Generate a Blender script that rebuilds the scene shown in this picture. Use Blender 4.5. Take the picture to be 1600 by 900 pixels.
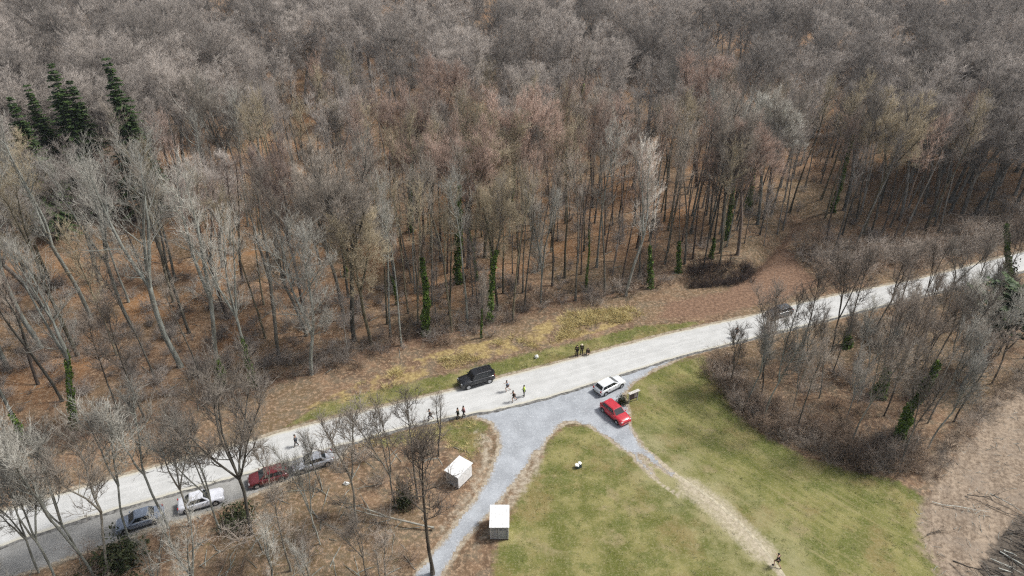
import bpy, bmesh, math, random
import numpy as np
from mathutils import Vector, Matrix, noise as mnoise

# ------------------------------------------------------------------ camera, sky, sun, exposure
scene = bpy.context.scene
for o in list(bpy.data.objects):
    bpy.data.objects.remove(o)
cam_data = bpy.data.cameras.new('camera')
cam = bpy.data.objects.new('camera', cam_data)
scene.collection.objects.link(cam)
cam.location = (0, 0, 56)
cam.rotation_euler = (math.radians(90 - 31.4), 0, 0)
cam_data.sensor_width = 36
cam_data.lens = 24.075
cam_data.clip_end = 6000
scene.camera = cam

SUN_EL, SUN_AZ = math.radians(52), math.radians(15)      # azimuth from +x towards +y
world = bpy.data.worlds.new('World')
scene.world = world
world.use_nodes = True
wn, wl = world.node_tree.nodes, world.node_tree.links
sky = wn.new('ShaderNodeTexSky')
sky.sky_type = 'NISHITA'
sky.sun_disc = False
sky.sun_elevation = SUN_EL
sky.sun_rotation = math.pi / 2 - SUN_AZ
sky.air_density = 1.0
sky.dust_density = 3.0
sky.ozone_density = 0.6
hsv = wn.new('ShaderNodeHueSaturation')                  # thin overcast: the blue is mostly washed out
hsv.inputs['Saturation'].default_value = 0.4
wl.new(sky.outputs[0], hsv.inputs['Color'])
bg = wn['Background']
wl.new(hsv.outputs[0], bg.inputs['Color'])
bg.inputs['Strength'].default_value = 0.06

sun_data = bpy.data.lights.new('sun', 'SUN')
sun_data.energy = 1.5
sun_data.angle = math.radians(10)
sun_data.color = (1.0, 0.98, 0.94)
sun = bpy.data.objects.new('sun', sun_data)
scene.collection.objects.link(sun)
sd = Vector((math.cos(SUN_EL) * math.cos(SUN_AZ), math.cos(SUN_EL) * math.sin(SUN_AZ), math.sin(SUN_EL)))
sun.rotation_euler = sd.to_track_quat('Z', 'Y').to_euler()
sun.location = (40, 40, 90)

vs = scene.view_settings
vs.view_transform = 'Standard'
vs.look = 'None'
vs.exposure = 1.32
vs.gamma = 1.0
vs.use_curve_mapping = False
scene.render.engine = 'CYCLES'
cy = scene.cycles
cy.max_bounces = 5
cy.diffuse_bounces = 3
cy.glossy_bounces = 2
cy.use_adaptive_sampling = True
cy.adaptive_threshold = 0.02
cy.use_denoising = False
cy.sample_clamp_indirect = 1.0
cy.sample_clamp_direct = 6.0
cy.filter_width = 1.25

# ------------------------------------------------------------------ surveyed layout (metres on the ground)
ROAD_NORTH = [(-57.98, 44.81), (-52.32, 47.81), (-43.57, 52.11), (-39.74, 53.67), (-31.56, 57.19), (-25.11, 60.34), (-18.07, 63.02), (-13.18, 64.77), (-6.71, 67.21), (0.0, 70.17),
 (5.09, 72.06), (9.49, 74.02), (15.65, 76.64), (22.86, 79.55), (37.2, 84.48), (41.77, 86.74), (54.7, 91.17), (64.88, 94.3), (76.1, 98.87), (88.05, 103.78),
 (103.03, 109.32), (128.01, 118.65)]
ROAD_SOUTH = [(-54.82, 40.51), (-49.7, 43.69), (-47.7, 44.81), (-41.4, 47.81), (-31.98, 51.66), (-28.73, 53.02), (-19.46, 57.19), (-15.82, 58.95), (-10.13, 61.33), (-6.38, 62.22),
 (0.0, 63.6), (4.78, 65.74), (8.26, 67.34), (14.73, 70.17), (18.55, 72.47), (22.44, 74.02), (34.42, 78.46), (46.0, 82.79), (53.63, 85.86), (66.29, 90.41), (74.78, 93.7),
 (83.83, 97.17), (98.23, 102.64), (122.33, 111.87)]
ZONES = {'apron1': [(-4.56, 61.11), (-1.63, 58.95), (-2.1, 53.49), (-4.29, 48.63), (-6.89, 44.29), (-8.18, 44.66), (-5.39, 50.33), (-3.91, 54.91), (-4.77, 57.9)],
 'apron2': [(3.67, 57.9), (3.91, 54.91), (2.38, 51.21), (0.0, 47.81), (-2.2, 44.66), (-3.97, 42.46), (-5.95, 40.37), (-3.74, 43.91), (-0.67, 50.33), (2.53, 56.38)],
 'brushdark': [(44.22, 41.75), (47.8, 44.66), (52.32, 47.81), (64.0, 53.02), (54.99, 34.75), (39.59, 34.75)],
 'copse': [(26.22, 73.59), (33.55, 76.49), (44.95, 80.83), (57.21, 85.34), (73.11, 91.36), (88.44, 97.81), (103.34, 102.18), (79.46, 76.49), (67.89, 72.2),
           (53.52, 61.66), (44.3, 53.96), (37.97, 53.96), (33.49, 57.09), (29.47, 60.56), (27.1, 65.74)],
 'copseedge': [(24.87, 71.51), (29.23, 73.59), (30.29, 65.74), (33.45, 61.11), (38.93, 57.9), (45.54, 57.9), (44.76, 53.49), (37.64, 53.21), (33.2, 56.28),
               (29.14, 59.48), (26.61, 63.95)],
 'copsefringe': [(44.06, 53.49), (53.52, 61.66), (67.71, 71.92), (79.46, 76.49), (76.37, 72.2), (64.39, 66.72), (58.36, 63.37), (50.21, 56.38), (44.39, 50.77)],
 'debris': [(77.38, 73.59), (65.35, 68.22), (58.92, 64.3), (51.42, 57.9), (43.82, 50.33), (40.93, 47.0), (39.87, 43.91), (39.48, 36.53), (56.41, 36.53), (81.69, 68.22)],
 'dry': [(-25.68, 63.37), (-19.61, 68.22), (-14.52, 72.89), (-7.06, 76.49), (0.0, 78.77), (7.57, 84.48), (19.26, 86.57), (19.82, 84.13), (11.79, 79.55), (4.41, 76.49),
         (-3.44, 73.59), (-10.03, 70.57), (-19.01, 65.13)],
 'edgebrush': [(-56.55, 54.43), (-45.54, 57.9), (-31.81, 65.49), (-26.21, 68.48), (-17.15, 73.31), (-3.59, 78.31), (4.72, 84.13), (15.55, 87.64), (26.36, 92.91),
               (26.32, 97.81), (16.32, 93.7), (4.95, 89.84), (-3.76, 83.63), (-18.02, 78.77), (-27.51, 73.59), (-33.09, 69.51), (-47.68, 62.22), (-58.77, 57.9)],
 'forest': [(-260, 24), (-68.67, 47.81), (-62.28, 52.56), (-57.17, 55.4), (-46.06, 58.95), (-32.2, 66.72), (-26.54, 69.78), (-17.38, 74.73), (-3.63, 79.55),
            (4.79, 85.86), (15.76, 89.29), (26.77, 94.91), (33.69, 97.81), (40.66, 101.73), (50.23, 113.97), (61.94, 129.29), (58.65, 115.86), (51.55, 103.32),
            (58.43, 104.02), (69.52, 106.38), (85.09, 113.97), (99.38, 121.55), (123.88, 129.29), (192.47, 151.42), (420, 260), (420, 420), (-420, 420), (-420, 30)],
 'hollow': [(28.41, 96.75), (34.13, 99.52), (40.46, 101.06), (39.69, 96.75), (38.26, 93.7), (33.15, 91.74), (28.81, 92.52)],
 'layby': [(-52.68, 42.6), (-50.03, 44.21), (-41.65, 48.3), (-32.18, 52.2), (-26.24, 54.72), (-19.57, 57.7), (-18.35, 57.09), (-19.19, 54.91), (-24.04, 51.93),
           (-29.64, 48.38), (-36.01, 45.43), (-39.32, 43.69), (-43.79, 41.33), (-49.79, 38.4)],
 'lot': [(-5.0, 62.22), (0.0, 64.3), (4.82, 66.47), (8.32, 68.1), (11.08, 68.74), (14.85, 70.97), (18.67, 73.17), (22.62, 74.88), (23.92, 74.88), (22.29, 73.31),
         (18.43, 70.84), (15.56, 68.48), (13.98, 65.98), (14.32, 63.37), (14.0, 60.67), (14.94, 57.19), (16.36, 55.01), (17.77, 52.84), (17.32, 52.65), (15.78, 54.15),
         (14.74, 55.49), (14.34, 55.69), (14.83, 54.34), (15.69, 52.11), (15.18, 52.29), (13.98, 54.34), (13.29, 55.89), (12.03, 57.19), (10.42, 59.16), (8.7, 60.67),
         (7.45, 61.11), (6.21, 60.78), (4.94, 59.58), (3.82, 57.9), (3.48, 56.58), (2.74, 56.09), (0.55, 51.93), (-0.27, 50.86), (-1.52, 48.72), (-3.03, 46.52),
         (-4.74, 44.06), (-6.53, 40.24), (-8.18, 36.53), (-11.28, 36.53), (-8.95, 40.65), (-6.5, 44.97), (-5.33, 47.32), (-3.75, 49.82), (-2.44, 53.21), (-1.59, 56.68),
         (-1.63, 58.95), (-2.43, 60.88), (-3.82, 61.66)],
 'meadow': [(15.08, 67.97), (18.26, 70.84), (22.47, 73.31), (25.93, 74.16), (26.55, 68.22), (27.07, 62.79), (29.28, 58.74), (32.87, 55.4), (37.64, 53.21), (41.56, 51.93),
            (43.13, 49.64), (41.15, 45.43), (40.74, 40.37), (40.14, 34.75), (-1.1, 34.75), (-1.82, 41.75), (0.0, 47.81), (0.81, 50.77), (3.58, 55.69), (4.11, 57.9),
            (6.43, 60.67), (8.7, 60.67), (11.67, 63.37), (13.86, 65.13)],
 'meadowcore': [(16.34, 68.22), (22.06, 72.2), (24.61, 72.2), (25.46, 61.11), (32.17, 53.49), (39.24, 47.81), (39.25, 40.37), (38.49, 34.75), (24.74, 34.75),
                (24.68, 43.18), (21.14, 48.63), (17.06, 54.91), (14.44, 61.11), (14.57, 64.54)],
 'red': [(20.53, 82.79), (23.39, 88.0), (33.05, 91.36), (42.42, 102.18), (52.67, 115.86), (54.8, 114.51), (48.53, 105.66), (48.43, 97.81), (49.6, 92.71), (41.91, 88.0),
         (27.99, 82.79)],
 'rightbrush': [(49.5, 106.86), (53.3, 102.18), (65.81, 103.32), (80.84, 110.58), (97.54, 118.65), (112.87, 123.04), (106.75, 114.51), (90.32, 107.34), (75.52, 101.06),
                (62.67, 96.75), (50.14, 94.1), (48.43, 97.81)],
 'swood': [(-48.39, 34.75), (-50.01, 38.72), (-43.55, 40.92), (-35.73, 44.81), (-29.43, 47.81), (-23.89, 51.39), (-18.28, 55.69), (-11.75, 57.9), (-6.17, 56.88),
           (-7.49, 51.21), (-8.41, 43.91), (-11.0, 38.4), (-13.2, 34.75)],
 'verge': [(-27.05, 60.01), (-18.61, 63.02), (-6.73, 67.46), (5.1, 72.34), (15.69, 76.94), (25.65, 80.66), (28.93, 82.79), (18.48, 81.64), (8.91, 77.54), (0.0, 74.16),
           (-7.06, 71.11), (-14.7, 68.22), (-23.68, 64.77)],
 'verge2': [(-26.39, 57.7), (-19.4, 56.88), (-10.1, 60.99), (-3.08, 62.45), (-2.26, 60.23), (-2.91, 56.88), (-4.62, 54.91), (-8.08, 57.9), (-14.53, 56.88)]}
TRACKS = {'gully': [(27.54, 93.7), (31.82, 94.5), (36.38, 96.13), (40.32, 99.52), (45.18, 105.66), (51.06, 113.97), (58.16, 123.64)],
 'rutl': [(13.35, 56.28), (14.15, 54.53), (15.77, 51.75), (17.54, 49.73)],
 'rutr': [(14.89, 56.88), (17.17, 53.67), (19.01, 50.95), (21.1, 48.47), (22.63, 45.74), (24.07, 43.18), (25.05, 40.24), (25.6, 37.14)],
 'trail': [(17.43, 53.21), (18.89, 51.93), (20.33, 50.77), (22.13, 48.63), (23.13, 46.36), (24.3, 43.91), (25.14, 41.75), (25.81, 40.04), (26.17, 37.14)],
 'tyre_a': [(19.2, 68.22), (22.89, 64.77), (27.11, 60.23), (31.03, 56.28)],
 'tyre_b': [(17.87, 66.72), (21.58, 63.13), (25.74, 58.53), (29.43, 54.72)],
 'tyre_c': [(31.71, 48.63), (35.0, 45.58), (37.98, 42.6), (41.07, 39.37)],
 'tyre_d': [(30.13, 47.56), (33.27, 44.51), (36.21, 41.47), (38.79, 38.4)]}
SPECIAL_TREES = [(-44.21, 40.71, 13.75, 'road', 1.0, 'pale', 0, 'thin bare roadside tree with few stems past the tail of the parked line'),
 (-41.19, 42.32, 15.07, 'road', 1.0, 'pale', 0, 'bare forked tree beside the layby next to the dark yew bush'),
 (-37.57, 40.58, 15.7, 'road2', 1.0, 'grey', 0, 'bare tree growing out of the dark green bush below the layby'),
 (-34.33, 45.81, 14.77, 'road2', 1.1, 'pale', 0, 'bare tree rising in front of the blue grey car parked in the layby'),
 (-32.19, 46.05, 14.18, 'road', 1.0, 'grey', 0, 'bare tree standing just below the white saloon car in the layby'),
 (-25.72, 45.04, 18.19, 'spread', 1.0, 'grey', 0, 'dark spreading bare tree in front of the red car in the layby'),
 (-20.67, 40.92, 10.63, 'pole', 1.2, 'grey', 0, 'slim crooked bare tree among brown leaf litter below the silver car'),
 (-15.59, 46.6, 14.82, 'road2', 1.0, 'grey', 0, 'upright bare tree with dense branches next to the silver saloon'),
 (-12.09, 48.63, 14.19, 'road', 0.9, 'grey', 0, 'upright dark bare tree between the silver saloon and the white shed'),
 (-9.76, 49.05, 14.06, 'pole', 1.0, 'grey', 0, 'single stemmed slim tree next to the tilted white shed'),
 (-7.39, 40.58, 16.75, 'pole', 1.3, 'dark', 0, 'tall dark straight stem beside the gravel drive'),
 (-26.4, 36.23, 13.56, 'vase', 1.1, 'pale', 0, 'pale many stemmed bare tree downhill from the white saloon'),
 (-21.05, 37.14, 10.99, 'vase2', 1.0, 'pale', 0, 'pale bare crown downhill from the rounded dark green bush'),
 (-37.14, 44.06, 15.47, 'road2', 0.9, 'pale', 0, 'pale fan crowned tree between the blue grey car and the yew bush'),
 (-28.84, 45.27, 15.63, 'road', 0.9, 'pale', 0, 'pale fan crowned tree between the white saloon and the red parked car'),
 (-38.6, 40.04, 17.62, 'road2', 0.9, 'pale', 0, 'pale fan crowned tree standing behind the yew bush'),
 (-41.54, 39.37, 17.24, 'road', 0.9, 'pale', 0, 'pale fan crowned tree past the yew bush'),
 (-18.69, 43.91, 13.53, 'road', 0.8, 'pale', 0, 'pale fan crowned tree downhill from the silver saloon'),
 (-30.27, 37.14, 9.82, 'vase', 0.8, 'pale', 0, 'small pale bare tree beside the pale many stemmed tree'),
 (-16.53, 36.05, 10.03, 'vase2', 0.9, 'pale', 0, 'pale bare tree downhill from the slim crooked tree'),
 (-42.89, 34.75, 11.69, 'vase', 1.0, 'pale', 0, 'pale bare tree downhill from the yew bush at the corner of the layby wood'),
 (-11.04, 35.04, 10.56, 'vase2', 1.0, 'grey', 0, 'grey bare tree where the gravel drive leaves the clearing'),
 (-51.21, 60.23, 23.36, 'vase', 1.0, 'pale', 0.45, 'pale bare tree with ivy sleeved lower trunk at the wood edge'),
 (-55.98, 57.9, 20.66, 'vase2', 1.0, 'pale', 0.2, 'pale bare tree with a little ivy at the wood edge past the ivy sleeved trunk'),
 (-43.48, 61.11, 16.31, 'pole', 1.0, 'dark', 0, 'dark slim tree at the wood edge above the layby'),
 (-43.79, 71.79, 30.33, 'vase', 1.15, 'pale', 0, 'large pale vase shaped tree in front of the spruces'),
 (-36.79, 67.84, 29.37, 'vase2', 0.95, 'pale', 0.15, 'tall pale forked tree with bleached upper limbs at the wood edge'),
 (-32.88, 67.84, 24.74, 'vase', 0.8, 'pale', 0.3, 'pale tree with ivy at its foot at the wood edge above the red parked car'),
 (-26.06, 70.17, 19.89, 'shag', 1.0, 'pale', 0, 'shaggy grey low crowned tree at the wood edge above the silver saloon'),
 (-46.16, 69.51, 18.33, 'slim', 1.0, 'grey', 0, 'slim grey tree behind the wood edge beside the large pale vase shaped tree'),
 (-40.04, 69.51, 16.2, 'slim2', 0.9, 'grey', 0, 'slim grey tree between two tall pale trees at the wood edge'),
 (-47.86, 63.37, 13.13, 'pole', 1.1, 'dark', 0, 'short dark stemmed tree at the wood edge beside the ivy sleeved trunk'),
 (-66.44, 71.51, 28.82, 'vase2', 1.1, 'pale', 0, 'pale bare tree standing under the bright green spruce'),
 (-65.16, 76.49, 30.4, 'vase', 1.1, 'pale', 0, 'pale tree whose forked limbs cover the group of spruces'),
 (-61.4, 82.79, 29.91, 'vase2', 1.0, 'pale', 0, 'pale tree whose limbs cross in front of the tall spruce'),
 (-53.53, 79.55, 26.99, 'vase', 0.9, 'pale', 0, 'pale tree with ascending limbs beside the tallest spruce'),
 (-11.93, 79.08, 14.09, 'ivytree', 1.0, 'dark', 0.85, 'ivy covered tree with low spreading limbs behind the black car'),
 (-4.31, 78.31, 9.99, 'shag', 0.5, 'grey', 0.5, 'short ivied grey tree at the wood edge above the black car'),
 (-17.22, 87.1, 16.36, 'vase', 0.7, 'grey', 0.3, 'grey bare tree beside the ivy covered tree with low limbs'),
 (-5.61, 93.7, 11.78, 'slim', 0.8, 'grey', 0.8, 'slim tree wrapped in ivy behind the short ivied tree'),
 (-2.83, 92.71, 12.77, 'slim2', 0.8, 'grey', 0.85, 'slim brightly ivied tree standing beside another ivied stem'),
 (11.46, 90.79, 11.39, 'slim', 0.8, 'grey', 0.9, 'thickly ivied stem above the three people on the verge'),
 (17.56, 89.47, 23.64, 'vase', 0.85, 'white', 0, 'bleached white bare tree standing out at the wood edge'),
 (4.35, 87.1, 16.55, 'shag', 0.7, 'pale', 0, 'pale feathery tree beside the thickly ivied stem'),
 (-26.84, 95.72, 14.54, 'slim2', 1.0, 'grey', 0.3, 'slim tree with ivy at its foot deep behind the shaggy grey tree'),
 (21.6, 91.74, 18.73, 'slim', 1.0, 'grey', 0.4, 'slim ivied tree beside the bleached white tree'),
 (27.16, 96.75, 19.22, 'slim2', 1.0, 'dark', 0.3, 'dark slim tree with a little ivy beside the black thicket'),
 (33.83, 101.73, 19.21, 'broad', 0.8, 'dark', 0.2, 'dark tree standing over the brown hollow'),
 (38.02, 108.08, 19.83, 'slim', 1.0, 'grey', 0.8, 'tall green ivied trunk behind the brown hollow'),
 (61.3, 119.51, 21.2, 'slim2', 1.0, 'grey', 0.75, 'tall ivied trunk beside the woodland trail'),
 (32.18, 69.25, 14.44, 'road', 0.9, 'dark', 0, 'dark bare tree at the roadside standing before the dark grey moving car'),
 (36.04, 72.89, 11.04, 'pole', 1.0, 'dark', 0, 'slim dark stem next to the roadside tree before the moving car'),
 (38.42, 73.31, 13.29, 'pole', 1.0, 'dark', 0, 'slim dark roadside stem leaning at the corner of the copse'),
 (43.67, 75.31, 15.45, 'road', 1.0, 'dark', 0, 'dark bare tree in the copse rising across the road'),
 (45.91, 76.49, 14.08, 'pole', 1.0, 'dark', 0.2, 'dark slim copse tree with a little ivy across the road'),
 (50.68, 78.46, 13.76, 'road2', 1.0, 'dark', 0, 'dark bare copse tree with a dense upper crown across the road'),
 (55.16, 81.64, 12.73, 'pole', 1.1, 'dark', 0, 'dark slender copse stem beyond the dense crowned one'),
 (61.02, 85.34, 11.48, 'road', 0.9, 'dark', 0, 'dark bare tree near the far road bend'),
 (62.54, 81.96, 12.56, 'road2', 1.0, 'grey', 0, 'grey bare copse tree near the far road bend'),
 (68.38, 86.21, 12.34, 'pole', 1.1, 'dark', 0, 'thin dark stem near the far road bend'),
 (74.97, 89.47, 12.76, 'road', 0.9, 'dark', 0.9, 'dark ivy mantled tree beside the road beyond the copse'),
 (43.98, 57.39, 13.33, 'road2', 0.9, 'grey', 0.95, 'leaning green ivied trunk at the corner of the copse by the brush strip'),
 (39.91, 61.66, 8.63, 'spread', 0.8, 'white', 0, 'small silvery white bare tree in the copse edge'),
 (56.34, 66.72, 13.72, 'shag', 1.1, 'pale', 0, 'broad grey misty crowned tree in the middle of the copse'),
 (55.23, 71.51, 12.35, 'road2', 1.0, 'grey', 0, 'grey bare tree beside the misty crowned one in the copse'),
 (45.59, 65.74, 13.99, 'road', 1.0, 'dark', 0.3, 'dark copse tree with mossy trunk behind the silvery white tree'),
 (38.17, 65.49, 11.25, 'road2', 0.9, 'grey', 0, 'grey bare tree in the copse above the dark thicket'),
 (34.08, 63.37, 10.06, 'road', 0.8, 'grey', 0, 'small grey bare tree in the copse edge facing the meadow'),
 (61.27, 68.22, 14.36, 'road', 1.1, 'dark', 0, 'dark copse tree beside the small pine')]
CONIFERS = [(-78.13, 118.57, 28, 'spruce', 'dark spruce with crowded tops in the spruce group'), (-69.0, 119.73, 29, 'spruce', 'tallest dark spruce pointing out of the bare wood'),
 (-80.84, 110.01, 25, 'spruce', 'bright green spruce at the end of the spruce group'), (-84.04, 119.46, 24, 'spruce', 'green spruce half hidden behind pale limbs'),
 (-76.59, 119.83, 25, 'spruce', 'spruce tucked against the one with crowded tops'), (-66.37, 117.85, 20, 'spruce', 'low thin spruce beside the tallest spruce'),
 (61.43, 70.74, 13, 'pine', 'small dark pine at the far side of the copse')]
BUSHES = [(-27.5, 46.36, 2.2, 1.7, 'dark green rounded bush in the litter below the parked cars'), (-36.95, 41.75, 2.6, 2.6, 'large dark yew bush below the blue grey car'),
 (-11.1, 48.63, 3.0, 1.1, 'dark green bush under the two upright roadside trees'),
 (13.47, 64.54, 1.2, 0.7, 'small dark green bush between the red hatchback and the notice board'),
 (79.25, 94.5, 3, 1.5, 'dark evergreen bush at the roadside under the ivy mantled tree')]
PEOPLE = [(-0.56, 66.72, 200, 'run', 'blue', 'skin', 'dark', 'person in a light blue top running along the road'),
 (0.24, 64.77, 205, 'run', 'black', 'black', 'dark', 'person in a black top and shorts running on the road near the junction'),
 (1.51, 65.74, 190, 'stand', 'hivis', 'grey', 'black', 'person in a yellow high visibility vest standing on the road'),
 (-9.69, 61.44, 200, 'run', 'slate', 'dark', 'dark', 'lone person in slate clothes running past the wood edge trees'),
 (-6.42, 61.66, 190, 'walk', 'green', 'black', 'dark', 'person in a dark green top and black trousers beside the road edge'),
 (-5.75, 62.0, 200, 'walk', 'pink', 'dark', 'dark', 'person in a dusty pink top walking at the road edge'),
 (8.73, 74.16, 250, 'stand', 'black', 'black', 'black', 'person all in black standing on the verge at the end of the group'),
 (9.4, 74.45, 260, 'stand', 'black', 'black', 'cream', 'person in black with a cream hat standing in the group of three'),
 (10.23, 74.45, 270, 'crouch', 'black', 'black', 'dark', 'person in dark clothes crouching beside the person with the cream hat'),
 (31.45, 78.46, 205, 'run', 'slate', 'skin', 'dark', 'distant person in a grey top running on the road towards the junction'),
 (-24.46, 57.09, 195, 'walk', 'slate', 'dark', 'dark', 'person in dark clothes walking behind the silver saloon'),
 (24.9, 41.4, 125, 'run', 'black', 'skin', 'black', 'person in a black top running on the dirt trail through the meadow')]
CARS = [('suv', -4.59, 68.48, -154.9, 'black', 'black boxy off road car parked on the verge across from the junction'),
 ('estate', 12.31, 67.34, 35.3, 'white', 'white estate car parked at the edge of the gravel junction'),
 ('hatch', 12.38, 62.22, -57.3, 'red', 'shiny red hatchback parked beside the notice board'),
 ('saloon', -21.87, 54.24, -149.8, 'silver', 'silver saloon parked at the head of the line in the layby'),
 ('hatch', -26.16, 52.11, -149.5, 'maroon', 'red hatchback half hidden behind the dark spreading tree'),
 ('saloon', -32.07, 48.88, 23.6, 'whitegrey', 'white saloon with a dark rear window parked in the layby'),
 ('saloon', -37.24, 46.44, -123.6, 'bluegrey', 'blue grey saloon parked at the tail of the line in the layby'),
 ('hatch', 39.21, 83.96, -156.9, 'darkgrey', 'dark grey car driving along the road by the copse')]

C = scene.collection
RND = random.Random(7)
NR = np.random.RandomState(11)


def link(name, mesh, parent=None, loc=None):
    o = bpy.data.objects.new(name, mesh)
    C.objects.link(o)
    if parent is not None:
        o.parent = parent
    if loc is not None:
        o.location = loc
    return o


def tag(o, label=None, cat=None, group=None, kind=None):
    if label: o['label'] = label
    if cat: o['category'] = cat
    if group: o['group'] = group
    if kind: o['kind'] = kind
    return o


def empty(name, loc, rz=0.0):
    o = link(name, None)
    o.empty_display_size = 0.3
    o.location = loc
    o.rotation_euler = (0, 0, rz)
    return o


def mesh_np(name, verts, faces, mats=(), smooth=False, midx=None):
    """faces: list of int arrays (n,3) / (n,4)"""
    me = bpy.data.meshes.new(name)
    v = np.asarray(verts, np.float32).reshape(-1, 3)
    fl = [np.asarray(f, np.int32) for f in faces if len(f)]
    me.vertices.add(len(v))
    me.vertices.foreach_set('co', v.ravel())
    loops = np.concatenate([f.ravel() for f in fl])
    tot = np.concatenate([np.full(len(f), f.shape[1], np.int32) for f in fl])
    start = np.concatenate([[0], np.cumsum(tot)[:-1]]).astype(np.int32)
    me.loops.add(len(loops))
    me.loops.foreach_set('vertex_index', loops)
    me.polygons.add(len(tot))
    me.polygons.foreach_set('loop_start', start)
    me.polygons.foreach_set('loop_total', tot)
    if smooth:
        me.polygons.foreach_set('use_smooth', np.ones(len(tot), bool))
    for m in mats:
        me.materials.append(m)
    if midx is not None:
        me.polygons.foreach_set('material_index', np.asarray(midx, np.int32))
    me.update(calc_edges=True)
    me.validate()
    return me


# ------------------------------------------------------------------ node helpers
class NT:
    def __init__(self, m):
        self.t = m.node_tree
        self.n, self.l = self.t.nodes, self.t.links

    def node(self, typ, **kw):
        nd = self.n.new(typ)
        for k, v in kw.items():
            setattr(nd, k, v)
        return nd

    def put(self, sock, v):
        if isinstance(v, bpy.types.NodeSocket):
            self.l.new(v, sock)
        elif isinstance(v, (tuple, list)) and len(v) == 3 and len(sock.default_value) == 4:
            sock.default_value = (*v, 1)
        else:
            sock.default_value = v

    def noise(self, scale, detail=4, rough=0.55, vec=None, dist=0.0):
        nd = self.node('ShaderNodeTexNoise')
        nd.inputs['Scale'].default_value = scale
        nd.inputs['Detail'].default_value = detail
        nd.inputs['Roughness'].default_value = rough
        nd.inputs['Distortion'].default_value = dist
        if vec is not None:
            self.l.new(vec, nd.inputs['Vector'])
        return nd.outputs['Fac']

    def math(self, op, a, b=0.0, clamp=False):
        nd = self.node('ShaderNodeMath', operation=op, use_clamp=clamp)
        self.put(nd.inputs[0], a)
        self.put(nd.inputs[1], b)
        return nd.outputs[0]

    def ramp(self, f, lo, hi, a=0.0, b=1.0):
        nd = self.node('ShaderNodeMapRange', interpolation_type='SMOOTHSTEP')
        self.put(nd.inputs['Value'], f)
        for k, v in (('From Min', lo), ('From Max', hi), ('To Min', a), ('To Max', b)):
            nd.inputs[k].default_value = v
        return nd.outputs[0]

    def mix(self, f, a, b, blend='MIX'):
        nd = self.node('ShaderNodeMix', data_type='RGBA', blend_type=blend)
        self.put(nd.inputs[0], f)
        self.put(nd.inputs[6], a)
        self.put(nd.inputs[7], b)
        return nd.outputs[2]

    def attr(self, name):
        return self.node('ShaderNodeAttribute', attribute_name=name).outputs['Fac']

    def obj(self):
        return self.node('ShaderNodeTexCoord').outputs['Object']

    def geo(self):
        return self.node('ShaderNodeNewGeometry').outputs['Position']

    def bump(self, h, strength, dist):
        nd = self.node('ShaderNodeBump')
        nd.inputs['Strength'].default_value = strength
        nd.inputs['Distance'].default_value = dist
        self.l.new(h, nd.inputs['Height'])
        return nd.outputs[0]


def new_mat(name):
    m = bpy.data.materials.new(name)
    m.use_nodes = True
    nt = NT(m)
    b = nt.n['Principled BSDF']
    b.inputs['Specular IOR Level'].default_value = 0.25
    return m, nt, b


def plain(name, col, rough=0.6, metal=0.0, spec=0.4, var=0.12, scale=6.0, coat=0.0, bump=0.0):
    m, nt, b = new_mat(name)
    f = nt.noise(scale, 4, vec=nt.obj())
    c2 = tuple(c * (1 - 2 * var) for c in col)
    c1 = tuple(min(1, c * (1 + var)) for c in col)
    nt.put(b.inputs['Base Color'], nt.mix(nt.ramp(f, 0.3, 0.7), c2, c1))
    b.inputs['Roughness'].default_value = rough
    b.inputs['Metallic'].default_value = metal
    b.inputs['Specular IOR Level'].default_value = spec
    b.inputs['Coat Weight'].default_value = coat
    b.inputs['Coat Roughness'].default_value = 0.05
    if bump:
        nt.l.new(nt.bump(f, 0.6, bump), b.inputs['Normal'])
    return m


# ------------------------------------------------------------------ ground
def pip(px, py, poly):
    inside = np.zeros(px.shape, bool)
    n = len(poly)
    for i in range(n):
        x1, y1 = poly[i]
        x2, y2 = poly[(i + 1) % n]
        c = ((y1 > py) != (y2 > py))
        with np.errstate(divide='ignore', invalid='ignore'):
            xi = (x2 - x1) * (py - y1) / (y2 - y1 + 1e-12) + x1
        inside ^= c & (px < xi)
    return inside


def dist_line(px, py, pts, closed=False):
    d = np.full(px.shape, 1e9)
    n = len(pts)
    for i in range(n if closed else n - 1):
        x1, y1 = pts[i]
        x2, y2 = pts[(i + 1) % n]
        dx, dy = x2 - x1, y2 - y1
        t = np.clip(((px - x1) * dx + (py - y1) * dy) / (dx * dx + dy * dy + 1e-9), 0, 1)
        d = np.minimum(d, np.hypot(px - x1 - t * dx, py - y1 - t * dy))
    return d


def sdf(px, py, poly):                       # positive inside
    d = dist_line(px, py, poly, True)
    return np.where(pip(px, py, poly), d, -d)


def in_zone(x, y, name):
    return bool(pip(np.array([x]), np.array([y]), ZONES[name])[0])


def axis(lo, hi, step, far_lo, far_hi):
    a = list(np.arange(lo, hi + 1e-6, step))
    s, x = step, hi
    while x < far_hi:
        s *= 1.35
        x += s
        a.append(x)
    s, x = step, lo
    while x > far_lo:
        s *= 1.35
        x -= s
        a.insert(0, x)
    return np.array(a)


def wob(x, y, s, seed=0.0):
    return mnoise.noise(Vector((x * s, y * s, seed)))


def smooth01(d, w):
    t = np.clip(d / (2 * w) + 0.5, 0, 1)
    return t * t * (3 - 2 * t)


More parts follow.
